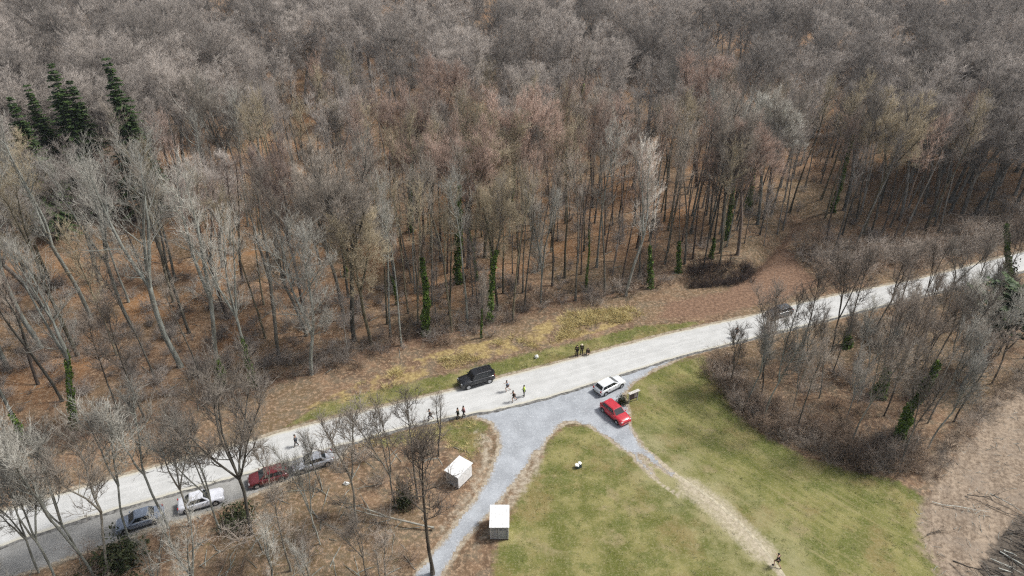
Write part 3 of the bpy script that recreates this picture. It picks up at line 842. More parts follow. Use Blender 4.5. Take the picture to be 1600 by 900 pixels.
def gen_tree(kind, seed):
    h, r0, cb, cr, nl, ns, ntw, nq, nlead, fork, spread = KIND[kind]
    rs = np.random.RandomState(seed)
    T, K = TB(), TB()
    leaders = []
    main = curve((0, 0, -0.4), (rs.normal() * 0.02, rs.normal() * 0.02, 1), h * (fork if nlead > 1 else 0.95) + 0.4, 0.1, 9, rs, 0.035)
    if nlead == 1:
        rad = r0 * (1 - np.linspace(0, 1, 10)) ** 0.75 + 0.018
        rad[0] *= 1.5
        T.tube(main, rad, 7)
        leaders.append((main, rad))
    else:
        rad = np.linspace(r0 * 1.0, r0 * 0.82, 10)
        rad[0] *= 1.45
        T.tube(main, rad, 7)
        a0 = rs.rand() * 6.28
        for i in range(nlead):
            az = a0 + i * 6.283 / nlead + rs.normal() * 0.35
            sp = spread * (0.6 + 0.8 * rs.rand()) * 1.5
            Lh = (h - main[-1][2]) * (0.82 + 0.2 * rs.rand()) * (1 + 0.25 * spread)
            ld = curve(main[-1] - np.array([0, 0, 0.15]), (math.cos(az) * sp, math.sin(az) * sp, 1), Lh, 0.35 * spread, 8, rs, 0.06)
            rr = r0 * (0.78 / math.sqrt(nlead) + 0.18) * (1 - np.linspace(0, 1, 9)) ** 0.75 + 0.016
            T.tube(ld, rr, 6)
            leaders.append((ld, rr))
    TWB, TWD, TWL, TWR = [], [], [], []
    for i in range(nl):
        ld, lr = leaders[i % len(leaders)]
        zmin = cb * h
        zs = ld[:, 2]
        z = zmin + (zs[-1] - zmin) * ((i + 0.5) / nl) ** 0.85 * 0.97
        z = max(z, zs[0] + 0.2)
        p = np.array([np.interp(z, zs, ld[:, 0]), np.interp(z, zs, ld[:, 1]), z])
        t = (z - zmin) / (h - zmin + 1e-6)
        shape = (0.70 + 0.9 * t) if t < 0.33 else math.sqrt(max(0.05, 1 - ((t - 0.33) / 0.75) ** 2))
        L = cr * shape * (0.8 + 0.4 * rs.rand()) * (1.25 if nlead == 1 else 0.95)
        az = i * 2.39996 + rs.normal() * 0.35
        if nlead > 1:      # grow away from the middle of the tree
            c = math.atan2(p[1], p[0])
            az = c + rs.normal() * 1.2
        el = math.radians(28 + 38 * t + rs.normal() * 9)
        d = (math.cos(el) * math.cos(az), math.cos(el) * math.sin(az), math.sin(el))
        lb = curve(p, d, L, 0.45, 5, rs, 0.10)
        rl = max(0.02, 0.016 * L + 0.012) * (1 - np.linspace(0, 1, 6) * 0.85)
        T.tube(lb, rl, 4)
        for j in range(ns):
            s = 0.18 + 0.80 * (j + rs.rand()) / ns
            q = np.array([np.interp(s * 5, range(6), lb[:, a]) for a in range(3)])
            dl = lb[min(5, int(s * 5) + 1)] - lb[int(s * 5) if s < 1 else 4]
            dl = dl / (np.linalg.norm(dl) + 1e-9)
            d2 = dl * 0.75 + rv(rs, 1)[0] * 0.75 + np.array([0, 0, 0.28])
            L2 = (0.30 + 0.42 * (1 - 0.5 * s) * rs.rand()) * L + 0.35
            sb = curve(q, d2, L2, 0.3, 3, rs, 0.12)
            K.tube(sb, np.array([0.020, 0.016, 0.012, 0.007]) * (0.8 + 0.1 * L), 3)
            s2 = rs.rand(ntw) * (0.85 if not kind.startswith('broad') else 0.5) + (0.15 if not kind.startswith('broad') else 0.5)
            for s_ in s2:
                k = min(2, int(s_ * 3))
                f = s_ * 3 - k
                TWB.append(sb[k] * (1 - f) + sb[k + 1] * f)
                TWD.append((sb[k + 1] - sb[k]) / (np.linalg.norm(sb[k + 1] - sb[k]) + 1e-9))
                TWL.append(0.45 + 0.75 * rs.rand())
    # leader tips get their own brush of twigs
    for ld, lr in leaders:
        m = 26
        s = 0.72 + 0.28 * rs.rand(m)
        for s_ in s:
            x = s_ * (len(ld) - 1)
            k = min(len(ld) - 2, int(x))
            TWB.append(ld[k] * (1 - x + k) + ld[k + 1] * (x - k))
            TWD.append(np.array([0, 0, 1.0]))
            TWL.append(0.8 + 0.9 * rs.rand())
    if kind.startswith('broad'):        # fine outer brush of the dome
        zc, hz = h * (cb + 1.0) / 2 - 0.02 * h, h * (1.0 - cb) / 2 * 0.97
        rr = cr * 1.22
        cnt = 0
        while cnt < 1300:
            d = rv(rs, 1)[0]
            if d[2] < -0.25:
                continue
            lump = 1 + 0.16 * math.sin(3.1 * d[0] + seed) * math.cos(2.7 * d[1] - seed) + 0.12 * math.sin(6 * d[0] - 5 * d[1] + seed)
            if rs.rand() < 0.25 - 0.25 * d[2]:
                continue
            k = (0.66 + 0.26 * rs.rand()) * lump
            for _c in range(6):
                TWB.append(np.array([d[0] * rr * k, d[1] * rr * k, zc + d[2] * hz * k]) + rs.normal(size=3) * 0.10)
                TWD.append(np.array([d[0], d[1], d[2] * 0.8 + 0.45]) * 1.3)
                TWL.append(0.6 + 0.7 * rs.rand())
                cnt += 1
    B = np.array(TWB)
    N = len(B)
    D = np.array(TWD) * 0.7 + rv(rs, N) * 0.72 + np.array([0, 0, 0.30])
    D /= np.linalg.norm(D, axis=1)[:, None]
    L = np.array(TWL) * (0.62 + 0.018 * h)
    bend = rv(rs, N) * 0.16 + np.array([0, 0, 0.14])
    fat = 1.25 if kind.startswith('broad') else 0.85 if kind.startswith('slim') else 0.9
    K.spikes(B, D, L, (0.012 + 0.006 * rs.rand(N)) * fat, bend)
    ii = np.repeat(np.arange(N), nq)
    s = 0.2 + 0.8 * rs.rand(len(ii))
    B2 = B[ii] + D[ii] * (L[ii] * s)[:, None] + bend[ii] * (L[ii] * s * s)[:, None]
    D2 = D[ii] * 0.8 + rv(rs, len(ii)) * 0.75 + np.array([0, 0, 0.25])
    K.spikes(B2, D2, L[ii] * (0.35 + 0.35 * rs.rand(len(ii))), np.full(len(ii), 0.0105 * fat))
    return T, K, main, leaders


IVY = {}
BARKDARK = {'slim': 1.1, 'slim2': 1.5, 'road': 1.3, 'road2': 1.3}
PROTO = {}


def proto(kind, var=0):
    key = (kind, var)
    if key not in PROTO:
        T, K, main, leaders = gen_tree(kind, 100 + 17 * var + sum(map(ord, kind)))
        PROTO[key] = (T.mesh('trunk', [M_BARK]), K.mesh('crown', [M_TWIG], False), T, K, main, leaders, KIND[kind][0])
    return PROTO[key]


def ivy_mesh(pr, frac, seed, dens=1.0):
    T, K, main, leaders, h = pr[2:]
    rs = np.random.RandomState(seed)
    path = np.array(main) if len(leaders) == 1 else np.concatenate([main, leaders[0][0][1:]])
    zmax = frac * h
    n = int(2300 * frac * dens) + 250
    z = zmax * rs.rand(n) ** 1.25
    cx = np.interp(z, path[:, 2], path[:, 0])
    cyy = np.interp(z, path[:, 2], path[:, 1])
    az = rs.rand(n) * 6.283
    clump = 0.5 + 0.5 * np.sin(z * 1.3 + 2 * np.sin(az + 0.7 * z) + seed)
    r = 0.13 + (0.18 + 0.48 * clump) * rs.rand(n) ** 0.7 * (1.2 - 0.85 * z / zmax)
    p = np.stack([cx + r * np.cos(az), cyy + r * np.sin(az), z], -1)
    a = rv(rs, n)
    bq = np.cross(a, rv(rs, n))
    bq /= np.linalg.norm(bq, axis=1)[:, None] + 1e-9
    s = (0.10 + 0.14 * rs.rand(n))[:, None]
    v = np.stack([p - a * s, p + bq * s * 0.8, p + a * s, p - bq * s * 0.8], 1).reshape(-1, 3)
    return mesh_np('ivy', v, [np.arange(4 * n).reshape(-1, 4)], [M_IVY])


def place_tree(kind, var, x, y, h, width, tint, label, group=None, ivy=0.0, rz=None, name='bare_tree', seed=0):
    pr = proto(kind, var)
    e = empty(name, (x, y, ground_z(x, y)), RND.random() * 6.28 if rz is None else rz)
    s = h / pr[6]
    sx = s * width
    e.scale = (sx, sx, s)
    tag(e, label, 'tree', group)
    dk = BARKDARK.get(kind, 1.0) * (0.6 if tint in ('pink', 'olive', 'mauve', 'grey') and kind not in ('road', 'road2', 'spread', 'pole') else 0.9)
    link('trunk', pr[0], e).color = (*[c * dk for c in TINT[tint]], 1)
    link('crown', pr[1], e).color = (0.80, 0.755, 0.70, 1) if tint == 'dark' else (*[c * (0.95 if kind in ('road', 'road2') else 1.12) for c in TINT[tint]], 1)
    if ivy > 0:
        if seed is None:
            key = (kind, var, ivy)
            if key not in IVY:
                IVY[key] = ivy_mesh(pr, ivy, 77 + len(IVY))
            im = IVY[key]
        else:
            im = ivy_mesh(pr, ivy, seed + 5)
        o = link('ivy', im, e)
        o['label'] = 'green ivy climbing the trunk'
    return e


occupied = []          # (x, y, r)
for i, (x, y, h, kind, width, tint, iv, label) in enumerate(SPECIAL_TREES):
    place_tree(kind, i % 2, x, y, h, width, tint, label, None, iv, None, 'ivied_tree' if iv >= 0.4 else 'bare_tree', i)
    occupied.append((x, y, 2.2))


# ------------------------------------------------------------------ the wood: nearest trees as objects, the rest as one mass
PITCH = math.radians(31.4)


def in_view(x, y, margin):
    depth = y * math.cos(PITCH) + 56 * math.sin(PITCH)
    return abs(x) < depth * 0.748 + margin


class Hash:
    def __init__(self, cell=10.0):
        self.c, self.d = cell, {}

    def near(self, x, y, r):
        i, j = int(x // self.c), int(y // self.c)
        for a in (i - 1, i, i + 1):
            for b_ in (j - 1, j, j + 1):
                for (px, py, pr) in self.d.get((a, b_), ()):
                    if (px - x) ** 2 + (py - y) ** 2 < max(r, pr) ** 2:
                        return True
        return False

    def add(self, x, y, r):
        self.d.setdefault((int(x // self.c), int(y // self.c)), []).append((x, y, r))


H_ = Hash()
for x, y, r in occupied:
    H_.add(x, y, r)
for x, y, *_ in CONIFERS:
    H_.add(x, y, 4.6)
cand_n = 42000
cxs = NR.uniform(-215, 215, cand_n)
cys = NR.uniform(40, 262, cand_n) ** 1.0
keep = pip(cxs, cys, ZONES['forest'])
cxs, cys = cxs[keep], cys[keep]
FOREST = []
for x, y in zip(cxs, cys):
    if not in_view(x, y, 9):
        continue
    dens = 0.5 + 0.5 * wob(x, y, 0.035, 5)
    if x < -22 and y < 110:
        r = 5.6
    elif y < 122:
        r = 2.15 + 1.1 * dens
    elif y < 150:
        r = 3.6 + 1.6 * dens
    else:
        r = 7.4 + 2.2 * dens
    if any(abs(x - cx_ * y / cy_) < 3.0 and cy_ - 22 < y < cy_ for cx_, cy_, *_ in CONIFERS[:6]):
        continue
    if H_.near(x, y, r):
        continue
    H_.add(x, y, r)
    q = RND.random()
    t = wob(x, y, 0.02, 9) + 0.35 * RND.gauss(0, 1)
    if x < -22 and y < 105:
        kind = 'vase' if q < 0.3 else 'vase2' if q < 0.5 else 'slim2' if q < 0.75 else 'broad3' if q < 0.9 else 'pole'
        tint = RND.choice(('pale', 'grey', 'grey', 'olive', 'mauve'))
        h = RND.uniform(17, 25)
    elif y < 150 and abs(x - 6) < 75:
        edge = y < 112
        kind = 'slim' if q < 0.40 else 'slim2' if q < 0.72 else 'broad3' if q < 0.82 else 'pole'
        tint = 'pink' if t < -0.15 else 'olive' if t < 0.2 else 'grey' if t < 0.5 else 'pale'
        h = RND.uniform(19, 25) if kind != 'pole' else RND.uniform(8, 14)
    else:
        kind = 'broad' if q < 0.34 else 'broad2' if q < 0.6 else 'broad3' if q < 0.85 else 'slim2'
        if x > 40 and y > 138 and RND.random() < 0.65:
            tint = 'blue'  # far crowns take a bluish tint that paints in the haze
        else:
            tint = 'pink' if t < -0.05 else 'mauve' if t < 0.3 else 'grey' if t < 0.6 else 'pale'
        h = RND.uniform(17, 24)
    FOREST.append((x, y, h, kind, tint))

EXTRA = []
for zname, num, r0, kinds, tints, hr in (('copse', 1400, 3.0, ('road2', 'road', 'road2', 'pole'), ('dark', 'grey', 'pale', 'pale'), (10.5, 15.5)),
                                         ('swood', 300, 4.6, ('pole', 'road', 'vase2'), ('grey', 'grey', 'pale'), (5.5, 9.5))):
    xs = [p[0] for p in ZONES[zname]]
    ys = [p[1] for p in ZONES[zname]]
    for _ in range(num):
        x, y = RND.uniform(min(xs), max(xs)), RND.uniform(min(ys), max(ys))
        if not in_zone(x, y, zname) or not in_view(x, y, 6) or H_.near(x, y, r0):
            continue
        if float(dist_line(np.array([x]), np.array([y]), ROADPOLY, True)[0]) < (6.5 if zname == 'copse' else 2.2):
            continue
        H_.add(x, y, r0)
        hx = RND.uniform(*hr)
        if zname == 'copse':
            hx = min(hx, 4.0 + 0.62 * float(dist_line(np.array([x]), np.array([y]), ROADPOLY, True)[0]))
        EXTRA.append((x, y, hx, RND.choice(kinds), RND.choice(tints), zname))

FOREST.sort(key=lambda f: -f[2] / math.sqrt(f[0] ** 2 + f[1] ** 2 + 45 ** 2) * (1.0 if in_view(f[0], f[1], -3) else 0.3))
budget = 292 - len(SPECIAL_TREES) - len(EXTRA)
NEAR, FAR = FOREST[:budget], FOREST[budget:]
TINTWORD = {'pink': 'pinkish brown', 'grey': 'grey', 'olive': 'olive brown', 'pale': 'pale grey', 'blue': 'haze tinted grey', 'mauve': 'mauve brown', 'dark': 'dark', 'white': 'white'}
SHAPE = {'slim': 'slender straight', 'slim2': 'slender high crowned', 'broad': 'broad domed', 'broad2': 'broad forked', 'broad3': 'tall round crowned', 'vase': 'forked many limbed', 'vase2': 'upright forked', 'pole': 'thin pole like', 'road': 'small several stemmed', 'road2': 'small twin stemmed'}
for i, (x, y, h, kind, tint) in enumerate(NEAR):
    if kind.startswith('slim') and x > -20 and RND.random() < 0.08:
        fr = RND.choice((0.35, 0.55, 0.75))
        wd = {0.35: 'low', 0.55: 'half way up', 0.75: 'high'}[fr]
        place_tree(kind, RND.randrange(2), x, y, h, RND.uniform(0.85, 1.15), 'grey', f'{SHAPE[kind]} tree with ivy climbing {wd} its stem in the big wood', f'{SHAPE[kind]} trees with ivy climbing {wd} in the big wood', fr, None, 'ivied_tree', None)
        continue
    lab = f'{SHAPE[kind]} {TINTWORD[tint]} bare tree in the big wood across the road'
    place_tree(kind, RND.randrange(2), x, y, h, RND.uniform(0.85, 1.15), tint, lab, f'{SHAPE[kind]} {TINTWORD[tint]} trees of the big wood')
for i, (x, y, h, kind, tint, zn) in enumerate(EXTRA):
    where = 'in the copse beside the meadow' if zn == 'copse' else 'in the littered wood below the layby'
    place_tree(kind, RND.randrange(2), x, y, h, RND.uniform(0.8, 1.1), tint, f'{SHAPE[kind]} {TINTWORD[tint]} bare tree {where}', f'{SHAPE[kind]} {TINTWORD[tint]} trees {where}')

# far mass: one object that scatters whole trees over the back of the wood
pcol = bpy.data.collections.new('far_tree_sources')
SRC = []
for kind in ('broad', 'broad2', 'broad3', 'slim', 'slim2', 'vase', 'vase2', 'pole'):
    for var in range(2):
        pr = proto(kind, var)
        (v1, f1), (v2, f2) = pr[2].arrays(), pr[3].arrays()
        fs, mi = [], []
        for f in f1:
            fs.append(f); mi.append(np.zeros(len(f), int))
        for f in f2:
            fs.append(f + len(v1)); mi.append(np.ones(len(f), int))
        # quads before triangles as separate blocks is fine: blocks keep their order
        me = mesh_np('tree_source', np.concatenate([v1, v2]), fs, [M_BARK, M_TWIG], False, np.concatenate(mi))
        for tint in TINT:
            SRC.append((kind, var, tint, me))
used_src, order = {}, []
pts, rots, scl, ids = [], [], [], []
need = []
for (x, y, h, kind, tint) in FAR:
    var = RND.randrange(2)
    need.append((x, y, h, kind, var, tint))
keys = sorted({(k, v, t) for _, _, _, k, v, t in need})
meshes = {(k, v, t): me for k, v, t, me in SRC}
for i, key in enumerate(keys):
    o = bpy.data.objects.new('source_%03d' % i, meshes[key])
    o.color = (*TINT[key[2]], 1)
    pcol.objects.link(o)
kidx = {k: i for i, k in enumerate(keys)}
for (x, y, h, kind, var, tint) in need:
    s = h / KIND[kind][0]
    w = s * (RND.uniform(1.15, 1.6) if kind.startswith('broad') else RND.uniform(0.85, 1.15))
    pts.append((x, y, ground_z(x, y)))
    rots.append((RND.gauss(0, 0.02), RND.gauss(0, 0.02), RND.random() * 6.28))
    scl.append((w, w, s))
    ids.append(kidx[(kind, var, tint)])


def scatter_object(name, pts, rots, scl, ids, coll, label, cat=None):
    me = bpy.data.meshes.new(name)
    me.from_pydata(pts, [], [])
    a = me.attributes.new('rot', 'FLOAT_VECTOR', 'POINT'); a.data.foreach_set('vector', np.array(rots, np.float32).ravel())
    a = me.attributes.new('scl', 'FLOAT_VECTOR', 'POINT'); a.data.foreach_set('vector', np.array(scl, np.float32).ravel())
    a = me.attributes.new('pick', 'INT', 'POINT'); a.data.foreach_set('value', np.array(ids, np.int32))
    o = link(name, me)
    tag(o, label, None, None, 'stuff')
    ng = bpy.data.node_groups.new(name + '_nodes', 'GeometryNodeTree')
    ng.interface.new_socket('Geometry', in_out='INPUT', socket_type='NodeSocketGeometry')
    ng.interface.new_socket('Geometry', in_out='OUTPUT', socket_type='NodeSocketGeometry')
    n, l = ng.nodes, ng.links
    gi, go = n.new('NodeGroupInput'), n.new('NodeGroupOutput')
    ci = n.new('GeometryNodeCollectionInfo')
    ci.inputs['Collection'].default_value = coll
    ci.inputs['Separate Children'].default_value = True
    ci.inputs['Reset Children'].default_value = True
    iop = n.new('GeometryNodeInstanceOnPoints')
    iop.inputs['Pick Instance'].default_value = True

    def na(nm, typ):
        q = n.new('GeometryNodeInputNamedAttribute')
        q.data_type = typ
        q.inputs['Name'].default_value = nm
        return q.outputs['Attribute']
    l.new(gi.outputs[0], iop.inputs['Points'])
    l.new(ci.outputs[0], iop.inputs['Instance'])
    l.new(na('pick', 'INT'), iop.inputs['Instance Index'])
    l.new(na('rot', 'FLOAT_VECTOR'), iop.inputs['Rotation'])
    l.new(na('scl', 'FLOAT_VECTOR'), iop.inputs['Scale'])
    l.new(iop.outputs[0], go.inputs[0])
    md = o.modifiers.new('scatter', 'NODES')
    md.node_group = ng
    return o


scatter_object('distant_forest', pts, rots, scl, ids, pcol, 'bare brown and grey forest reaching back to the hills')
print('trees near', len(NEAR), 'extra', len(EXTRA), 'far', len(FAR))


# ------------------------------------------------------------------ conifers and evergreen bushes
def spruce_meshes(seed, h=28.0, rmax=3.6, pine=False):
    rs = np.random.RandomState(seed)
    T = TB()
    tr_ = curve((0, 0, -0.3), (0, 0, 1), h + 0.2, 0, 9, rs, 0.01)
    T.tube(tr_, 0.28 * (1 - np.linspace(0, 1, 10)) + 0.02, 7)
    V, n = [], 0
    lev = np.linspace(0.10 if not pine else 0.45, 0.985, 60 if not pine else 22) + (rs.rand(60 if not pine else 22) - 0.5) * 0.02
    for t in lev:
        z = t * h
        rad = rmax * ((1 - t) ** 0.8 * 1.02 + 0.03) if not pine else rmax * (0.5 + 0.8 * math.sin(math.pi * (t - 0.42) / 0.62))
        nb = 7 if t < 0.8 else 5
        a0 = rs.rand() * 6.28
        for k in range(nb):
            az = a0 + k * 6.283 / nb + rs.normal() * 0.25
            if rs.rand() < 0.14:
                continue
            L = rad * (0.5 + 0.6 * rs.rand()) * (1 + 0.18 * math.sin(3 * az + 9 * t + seed))
            zj = rs.normal() * 0.28 * (1 - t)
            droop = -0.18 - 0.25 * (1 - t) if not pine else 0.15
            m = max(5, int(L * 8))
            s = (np.arange(m) + rs.rand(m)) / m
            for s_ in s:
                x = L * s_
                zz = z + zj + droop * x + 0.10 * x * x / max(L, 0.5)
                p = np.array([math.cos(az) * x, math.sin(az) * x, zz])
                for side in (-1, 1):
                    yaw = az + side * (0.75 + 0.3 * rs.rand())
                    ln = (0.30 + 0.45 * (1 - s_)) * (0.8 + 0.5 * rs.rand())
                    d = np.array([math.cos(yaw), math.sin(yaw), -0.15 + (0.3 if pine else -0.15) * rs.rand()])
                    e = p + d * ln
                    w = np.array([-math.sin(yaw), math.cos(yaw), 0.5 * rs.normal()]) * (0.14 + 0.10 * rs.rand())
                    V.append((p - w * 0.5, p + d * ln * 0.55 + w, e, p + d * ln * 0.5 - w))
    V = np.array(V)
    cm = mesh_np('crown', V.reshape(-1, 3), [np.arange(len(V) * 4).reshape(-1, 4)], [M_SPRUCE])
    return T.mesh('trunk', [M_BARK]), cm


SPR = [spruce_meshes(3, 28, 5.4), spruce_meshes(8, 28, 5.0)]
PINE = spruce_meshes(12, 13, 3.2, True)
for i, (x, y, h, kind, label) in enumerate(CONIFERS):
    tm, cm = PINE if kind == 'pine' else SPR[i % 2]
    e = empty('pine_tree' if kind == 'pine' else 'spruce_tree', (x, y, ground_z(x, y)), RND.random() * 6)
    s = h / (13 if kind == 'pine' else 28)
    e.scale = (s * 1.05, s * 1.05, s)
    tag(e, label, 'conifer')
    link('trunk', tm, e)
    link('crown', cm, e)


def bush_mesh(seed, n=1200):
    rs = np.random.RandomState(seed)
    d = rv(rs, n)
    d[:, 2] = np.abs(d[:, 2])
    r = 0.30 + 0.75 * rs.rand(n) ** 0.8
    lob = 1 + 0.36 * np.sin(d[:, 0] * 5 + seed) * np.cos(d[:, 1] * 6 - seed) + 0.12 * np.sin(d[:, 2] * 9)
    p = d * (r * lob)[:, None]
    a = rv(rs, n)
    bq = np.cross(a, rv(rs, n))
    bq /= np.linalg.norm(bq, axis=1)[:, None] + 1e-9
    s = (0.03 + 0.06 * rs.rand(n))[:, None]
    v = np.stack([p - a * s * 1.4, p + bq * s * 0.6, p + a * s * 1.4, p - bq * s * 0.6], 1).reshape(-1, 3)
    return mesh_np('foliage', v, [np.arange(4 * n).reshape(-1, 4)], [M_YEW])


for i, (x, y, h, r, label) in enumerate(BUSHES):
    e = empty('evergreen_bush', (x, y, 0), RND.random() * 6)
    tag(e, label, 'bush')
    o = link('foliage', bush_mesh(20 + i), e)
    o.scale = (r, r, h)
    st = TB()
    for k in range(6):
        az = k * 1.05
        st.tube(curve((0, 0, -0.1), (math.cos(az) * 0.5, math.sin(az) * 0.5, 1), h * 0.8, 0, 4, NR, 0.1), [0.06, 0.05, 0.04, 0.03, 0.01], 5)
    link('stem', st.mesh('stem', [M_BARK]), e).color = (*TINT['dark'], 1)


# ------------------------------------------------------------------ twiggy shrubs
def shrub_mesh(seed, n=16, twn=10):
    rs = np.random.RandomState(seed)
    K = TB()
    B, D, L = [], [], []
    for i in range(n):
        az = i * 2.4 + rs.normal() * 0.3
        sp = 0.25 + 0.75 * rs.rand()
        c = curve((0.12 * math.cos(az), 0.12 * math.sin(az), -0.1), (math.cos(az) * sp, math.sin(az) * sp, 1), 1.5 + 1.2 * rs.rand(), -0.25 * sp, 5, rs, 0.12)
        K.tube(c, [0.028, 0.024, 0.02, 0.016, 0.012, 0.006], 3)
        for k in range(twn):
            s = 1 + 4 * rs.rand()
            j = min(4, int(s))
            B.append(c[j] * (1 - s + j) + c[j + 1] * (s - j))
            D.append((c[j + 1] - c[j]) * 1.2 + rs.normal(size=3) * 0.55)
            L.append(0.5 + 0.7 * rs.rand())
    B, D, L = np.array(B), np.array(D), np.array(L)
    D /= np.linalg.norm(D, axis=1)[:, None]
    bend = rv(rs, len(B)) * 0.2
    K.spikes(B, D, L, np.full(len(B), 0.010), bend)
    ii = np.repeat(np.arange(len(B)), 4)
    s = rs.rand(len(ii)) * 0.8 + 0.2
    K.spikes(B[ii] + D[ii] * (L[ii] * s)[:, None] + bend[ii] * (L[ii] * s * s)[:, None], D[ii] * 0.7 + rv(rs, len(ii)) * 0.8, L[ii] * 0.5, np.full(len(ii), 0.008))
    return K.mesh('shrub', [M_TWIG], False)


SHR = [shrub_mesh(40 + i) for i in range(5)]
STINT = {'brown': (0.88, 0.74, 0.62), 'grey': (0.98, 0.95, 0.90), 'dark': (0.20, 0.165, 0.16), 'silver': (1.25, 1.22, 1.18), 'umber': (0.64, 0.54, 0.45)}


def scatter_shrubs(zname, count, rmin, hr, tints, label, group, jit=0.0):
    xs = [p[0] for p in ZONES[zname]]
    ys = [p[1] for p in ZONES[zname]]
    hs = Hash(4)
    made, tries = 0, 0
    while made < count and tries < count * 60:
        tries += 1
        x, y = RND.uniform(min(xs), max(xs)), RND.uniform(min(ys), max(ys))
        if not in_zone(x, y, zname) or not in_view(x, y, 3) or hs.near(x, y, rmin):
            continue
        if float(sdf(np.array([x]), np.array([y]), ROADPOLY)[0]) > (-3.2 if zname in ('copse', 'rightbrush') else -1.2):
            continue
        hs.add(x, y, rmin)
        o = link('shrub', SHR[made % 5])
        h = RND.uniform(*hr)
        w = h * RND.uniform(0.9, 1.5)
        o.location = (x, y, ground_z(x, y))
        o.rotation_euler = (0, 0, RND.random() * 6.28)
        o.scale = (w / 2, w / 2, h / 2)
        tn = RND.choice(tints)
        o.color = (*STINT[tn], 1)
        tag(o, label % tn, 'shrub', group % tn)
        made += 1


scatter_shrubs('copseedge', 70, 1.0, (1.2, 2.4), ('brown', 'umber', 'grey', 'brown'), 'bare %s shrub in the thicket edging the meadow', '%s shrubs of the meadow thicket')
scatter_shrubs('copsefringe', 40, 1.4, (0.8, 1.9), ('brown', 'umber', 'grey'), 'low %s shrub between the copse and the brush strip', 'low %s shrubs beside the brush strip')
scatter_shrubs('copse', 55, 1.9, (1.0, 2.4), ('brown', 'grey', 'silver', 'umber'), 'bare %s shrub under the copse trees', '%s shrubs under the copse trees')
scatter_shrubs('rightbrush', 75, 1.5, (1.8, 3.6), ('grey', 'silver', 'brown'), 'bare %s shrub in the brushy belt along the far road', '%s shrubs along the far road')
scatter_shrubs('hollow', 46, 0.8, (0.8, 1.8), ('dark',), 'very %s shrub in the black thicket by the brown hollow', '%s shrubs of the black thicket')
scatter_shrubs('edgebrush', 60, 1.5, (0.9, 2.2), ('brown', 'grey', 'umber', 'brown'), 'bare %s shrub along the edge of the big wood', '%s shrubs along the wood edge')
scatter_shrubs('swood', 30, 1.8, (0.9, 2.0), ('grey', 'brown', 'silver'), 'bare %s shrub on the litter below the layby', '%s shrubs below the layby')

# undergrowth and dead sticks deep in the wood: nobody could count these
ucol = bpy.data.collections.new('undergrowth_sources')
ukeys = []
for i in range(5):
    for tn in ('brown', 'grey', 'umber'):
        o = bpy.data.objects.new('usource_%02d' % len(ukeys), SHR[i])
        o.color = (*STINT[tn], 1)
        ucol.objects.link(o)
        ukeys.append((i, tn))
pts, rots, scl, ids = [], [], [], []
for _ in range(9000):
    x, y = RND.uniform(-120, 130), RND.uniform(46, 165 if RND.random() < 0.4 else 95)
    if len(pts) > 1000:
        break
    if not in_zone(x, y, 'forest') or not in_view(x, y, 4):
        continue
    h = RND.uniform(0.6, 2.0)
    pts.append((x, y, ground_z(x, y)))
    rots.append((0, 0, RND.random() * 6.28))
    w = h * RND.uniform(0.7, 1.2) / 2
    scl.append((w, w, h / 2))
    ids.append(RND.randrange(len(ukeys)))
scatter_object('undergrowth', pts, rots, scl, ids, ucol, 'thin bare undergrowth between the trees of the big wood')


def sticks(name, spots, label, tint, lr=(0.8, 3.5), rr=(0.02, 0.06)):
    K = TB()
    for x, y in spots:
        a = RND.random() * 6.28
        L = RND.uniform(*lr)
        r = RND.uniform(*rr)
        z = ground_z(x, y) + r * 0.7
        d = np.array([math.cos(a), math.sin(a), 0])
        p = [np.array([x, y, z]) + d * L * s + np.array([0, 0, 0.06 * L * math.sin(s * 3) * RND.random()]) + NR.normal(size=3) * 0.04 for s in (0, 0.35, 0.7, 1)]
        K.tube(p, [r, r * 0.9, r * 0.7, r * 0.3], 4)
    o = link(name, K.mesh(name, [M_BARK], True))
    o.color = (*TINT[tint], 1)
    return tag(o, label, None, None, 'stuff')


def spots_in(zname, n, xr=None, yr=None):
    xs = [p[0] for p in ZONES[zname]]
    ys = [p[1] for p in ZONES[zname]]
    x0, x1 = xr or (min(xs), max(xs))
    y0, y1 = yr or (min(ys), max(ys))
    out = []
    for _ in range(n * 40):
        if len(out) >= n:
            break
        x, y = RND.uniform(x0, x1), RND.uniform(y0, y1)
        if in_zone(x, y, zname) and in_view(x, y, 2):
            out.append((x, y))
    return out


sticks('dead_sticks', spots_in('forest', 520, (-90, 90), (46, 120)) + spots_in('swood', 170), 'pale dead sticks strewn over the leaf litter', 'pale')


# ------------------------------------------------------------------ grass tufts (stuff)
def tufts(name, spots, mat_, hr, blades, label, spread=0.18):
    n = len(spots) * blades
    p = np.repeat(np.array(spots), blades, axis=0)
    a = NR.rand(n) * 6.283
    r = spread * np.sqrt(NR.rand(n))
    bx, by = p[:, 0] + r * np.cos(a), p[:, 1] + r * np.sin(a)
    h = hr[0] + (hr[1] - hr[0]) * NR.rand(n)
    lean = NR.normal(size=(n, 2)) * 0.55 * h[:, None] + np.stack([np.cos(a), np.sin(a)], -1) * 0.7 * h[:, None]
    h = h * 0.7
    w = 0.015 + 0.02 * NR.rand(n)
    pa = NR.rand(n) * 6.283
    z0 = np.full(n, -0.02)
    v = np.stack([np.stack([bx - w * np.cos(pa), by - w * np.sin(pa), z0], -1), np.stack([bx + w * np.cos(pa), by + w * np.sin(pa), z0], -1), np.stack([bx + lean[:, 0], by + lean[:, 1], h], -1)], 1)
    me = mesh_np(name, v.reshape(-1, 3), [np.arange(3 * n).reshape(-1, 3)], [mat_])
    return tag(link(name, me), label, None, None, 'stuff')


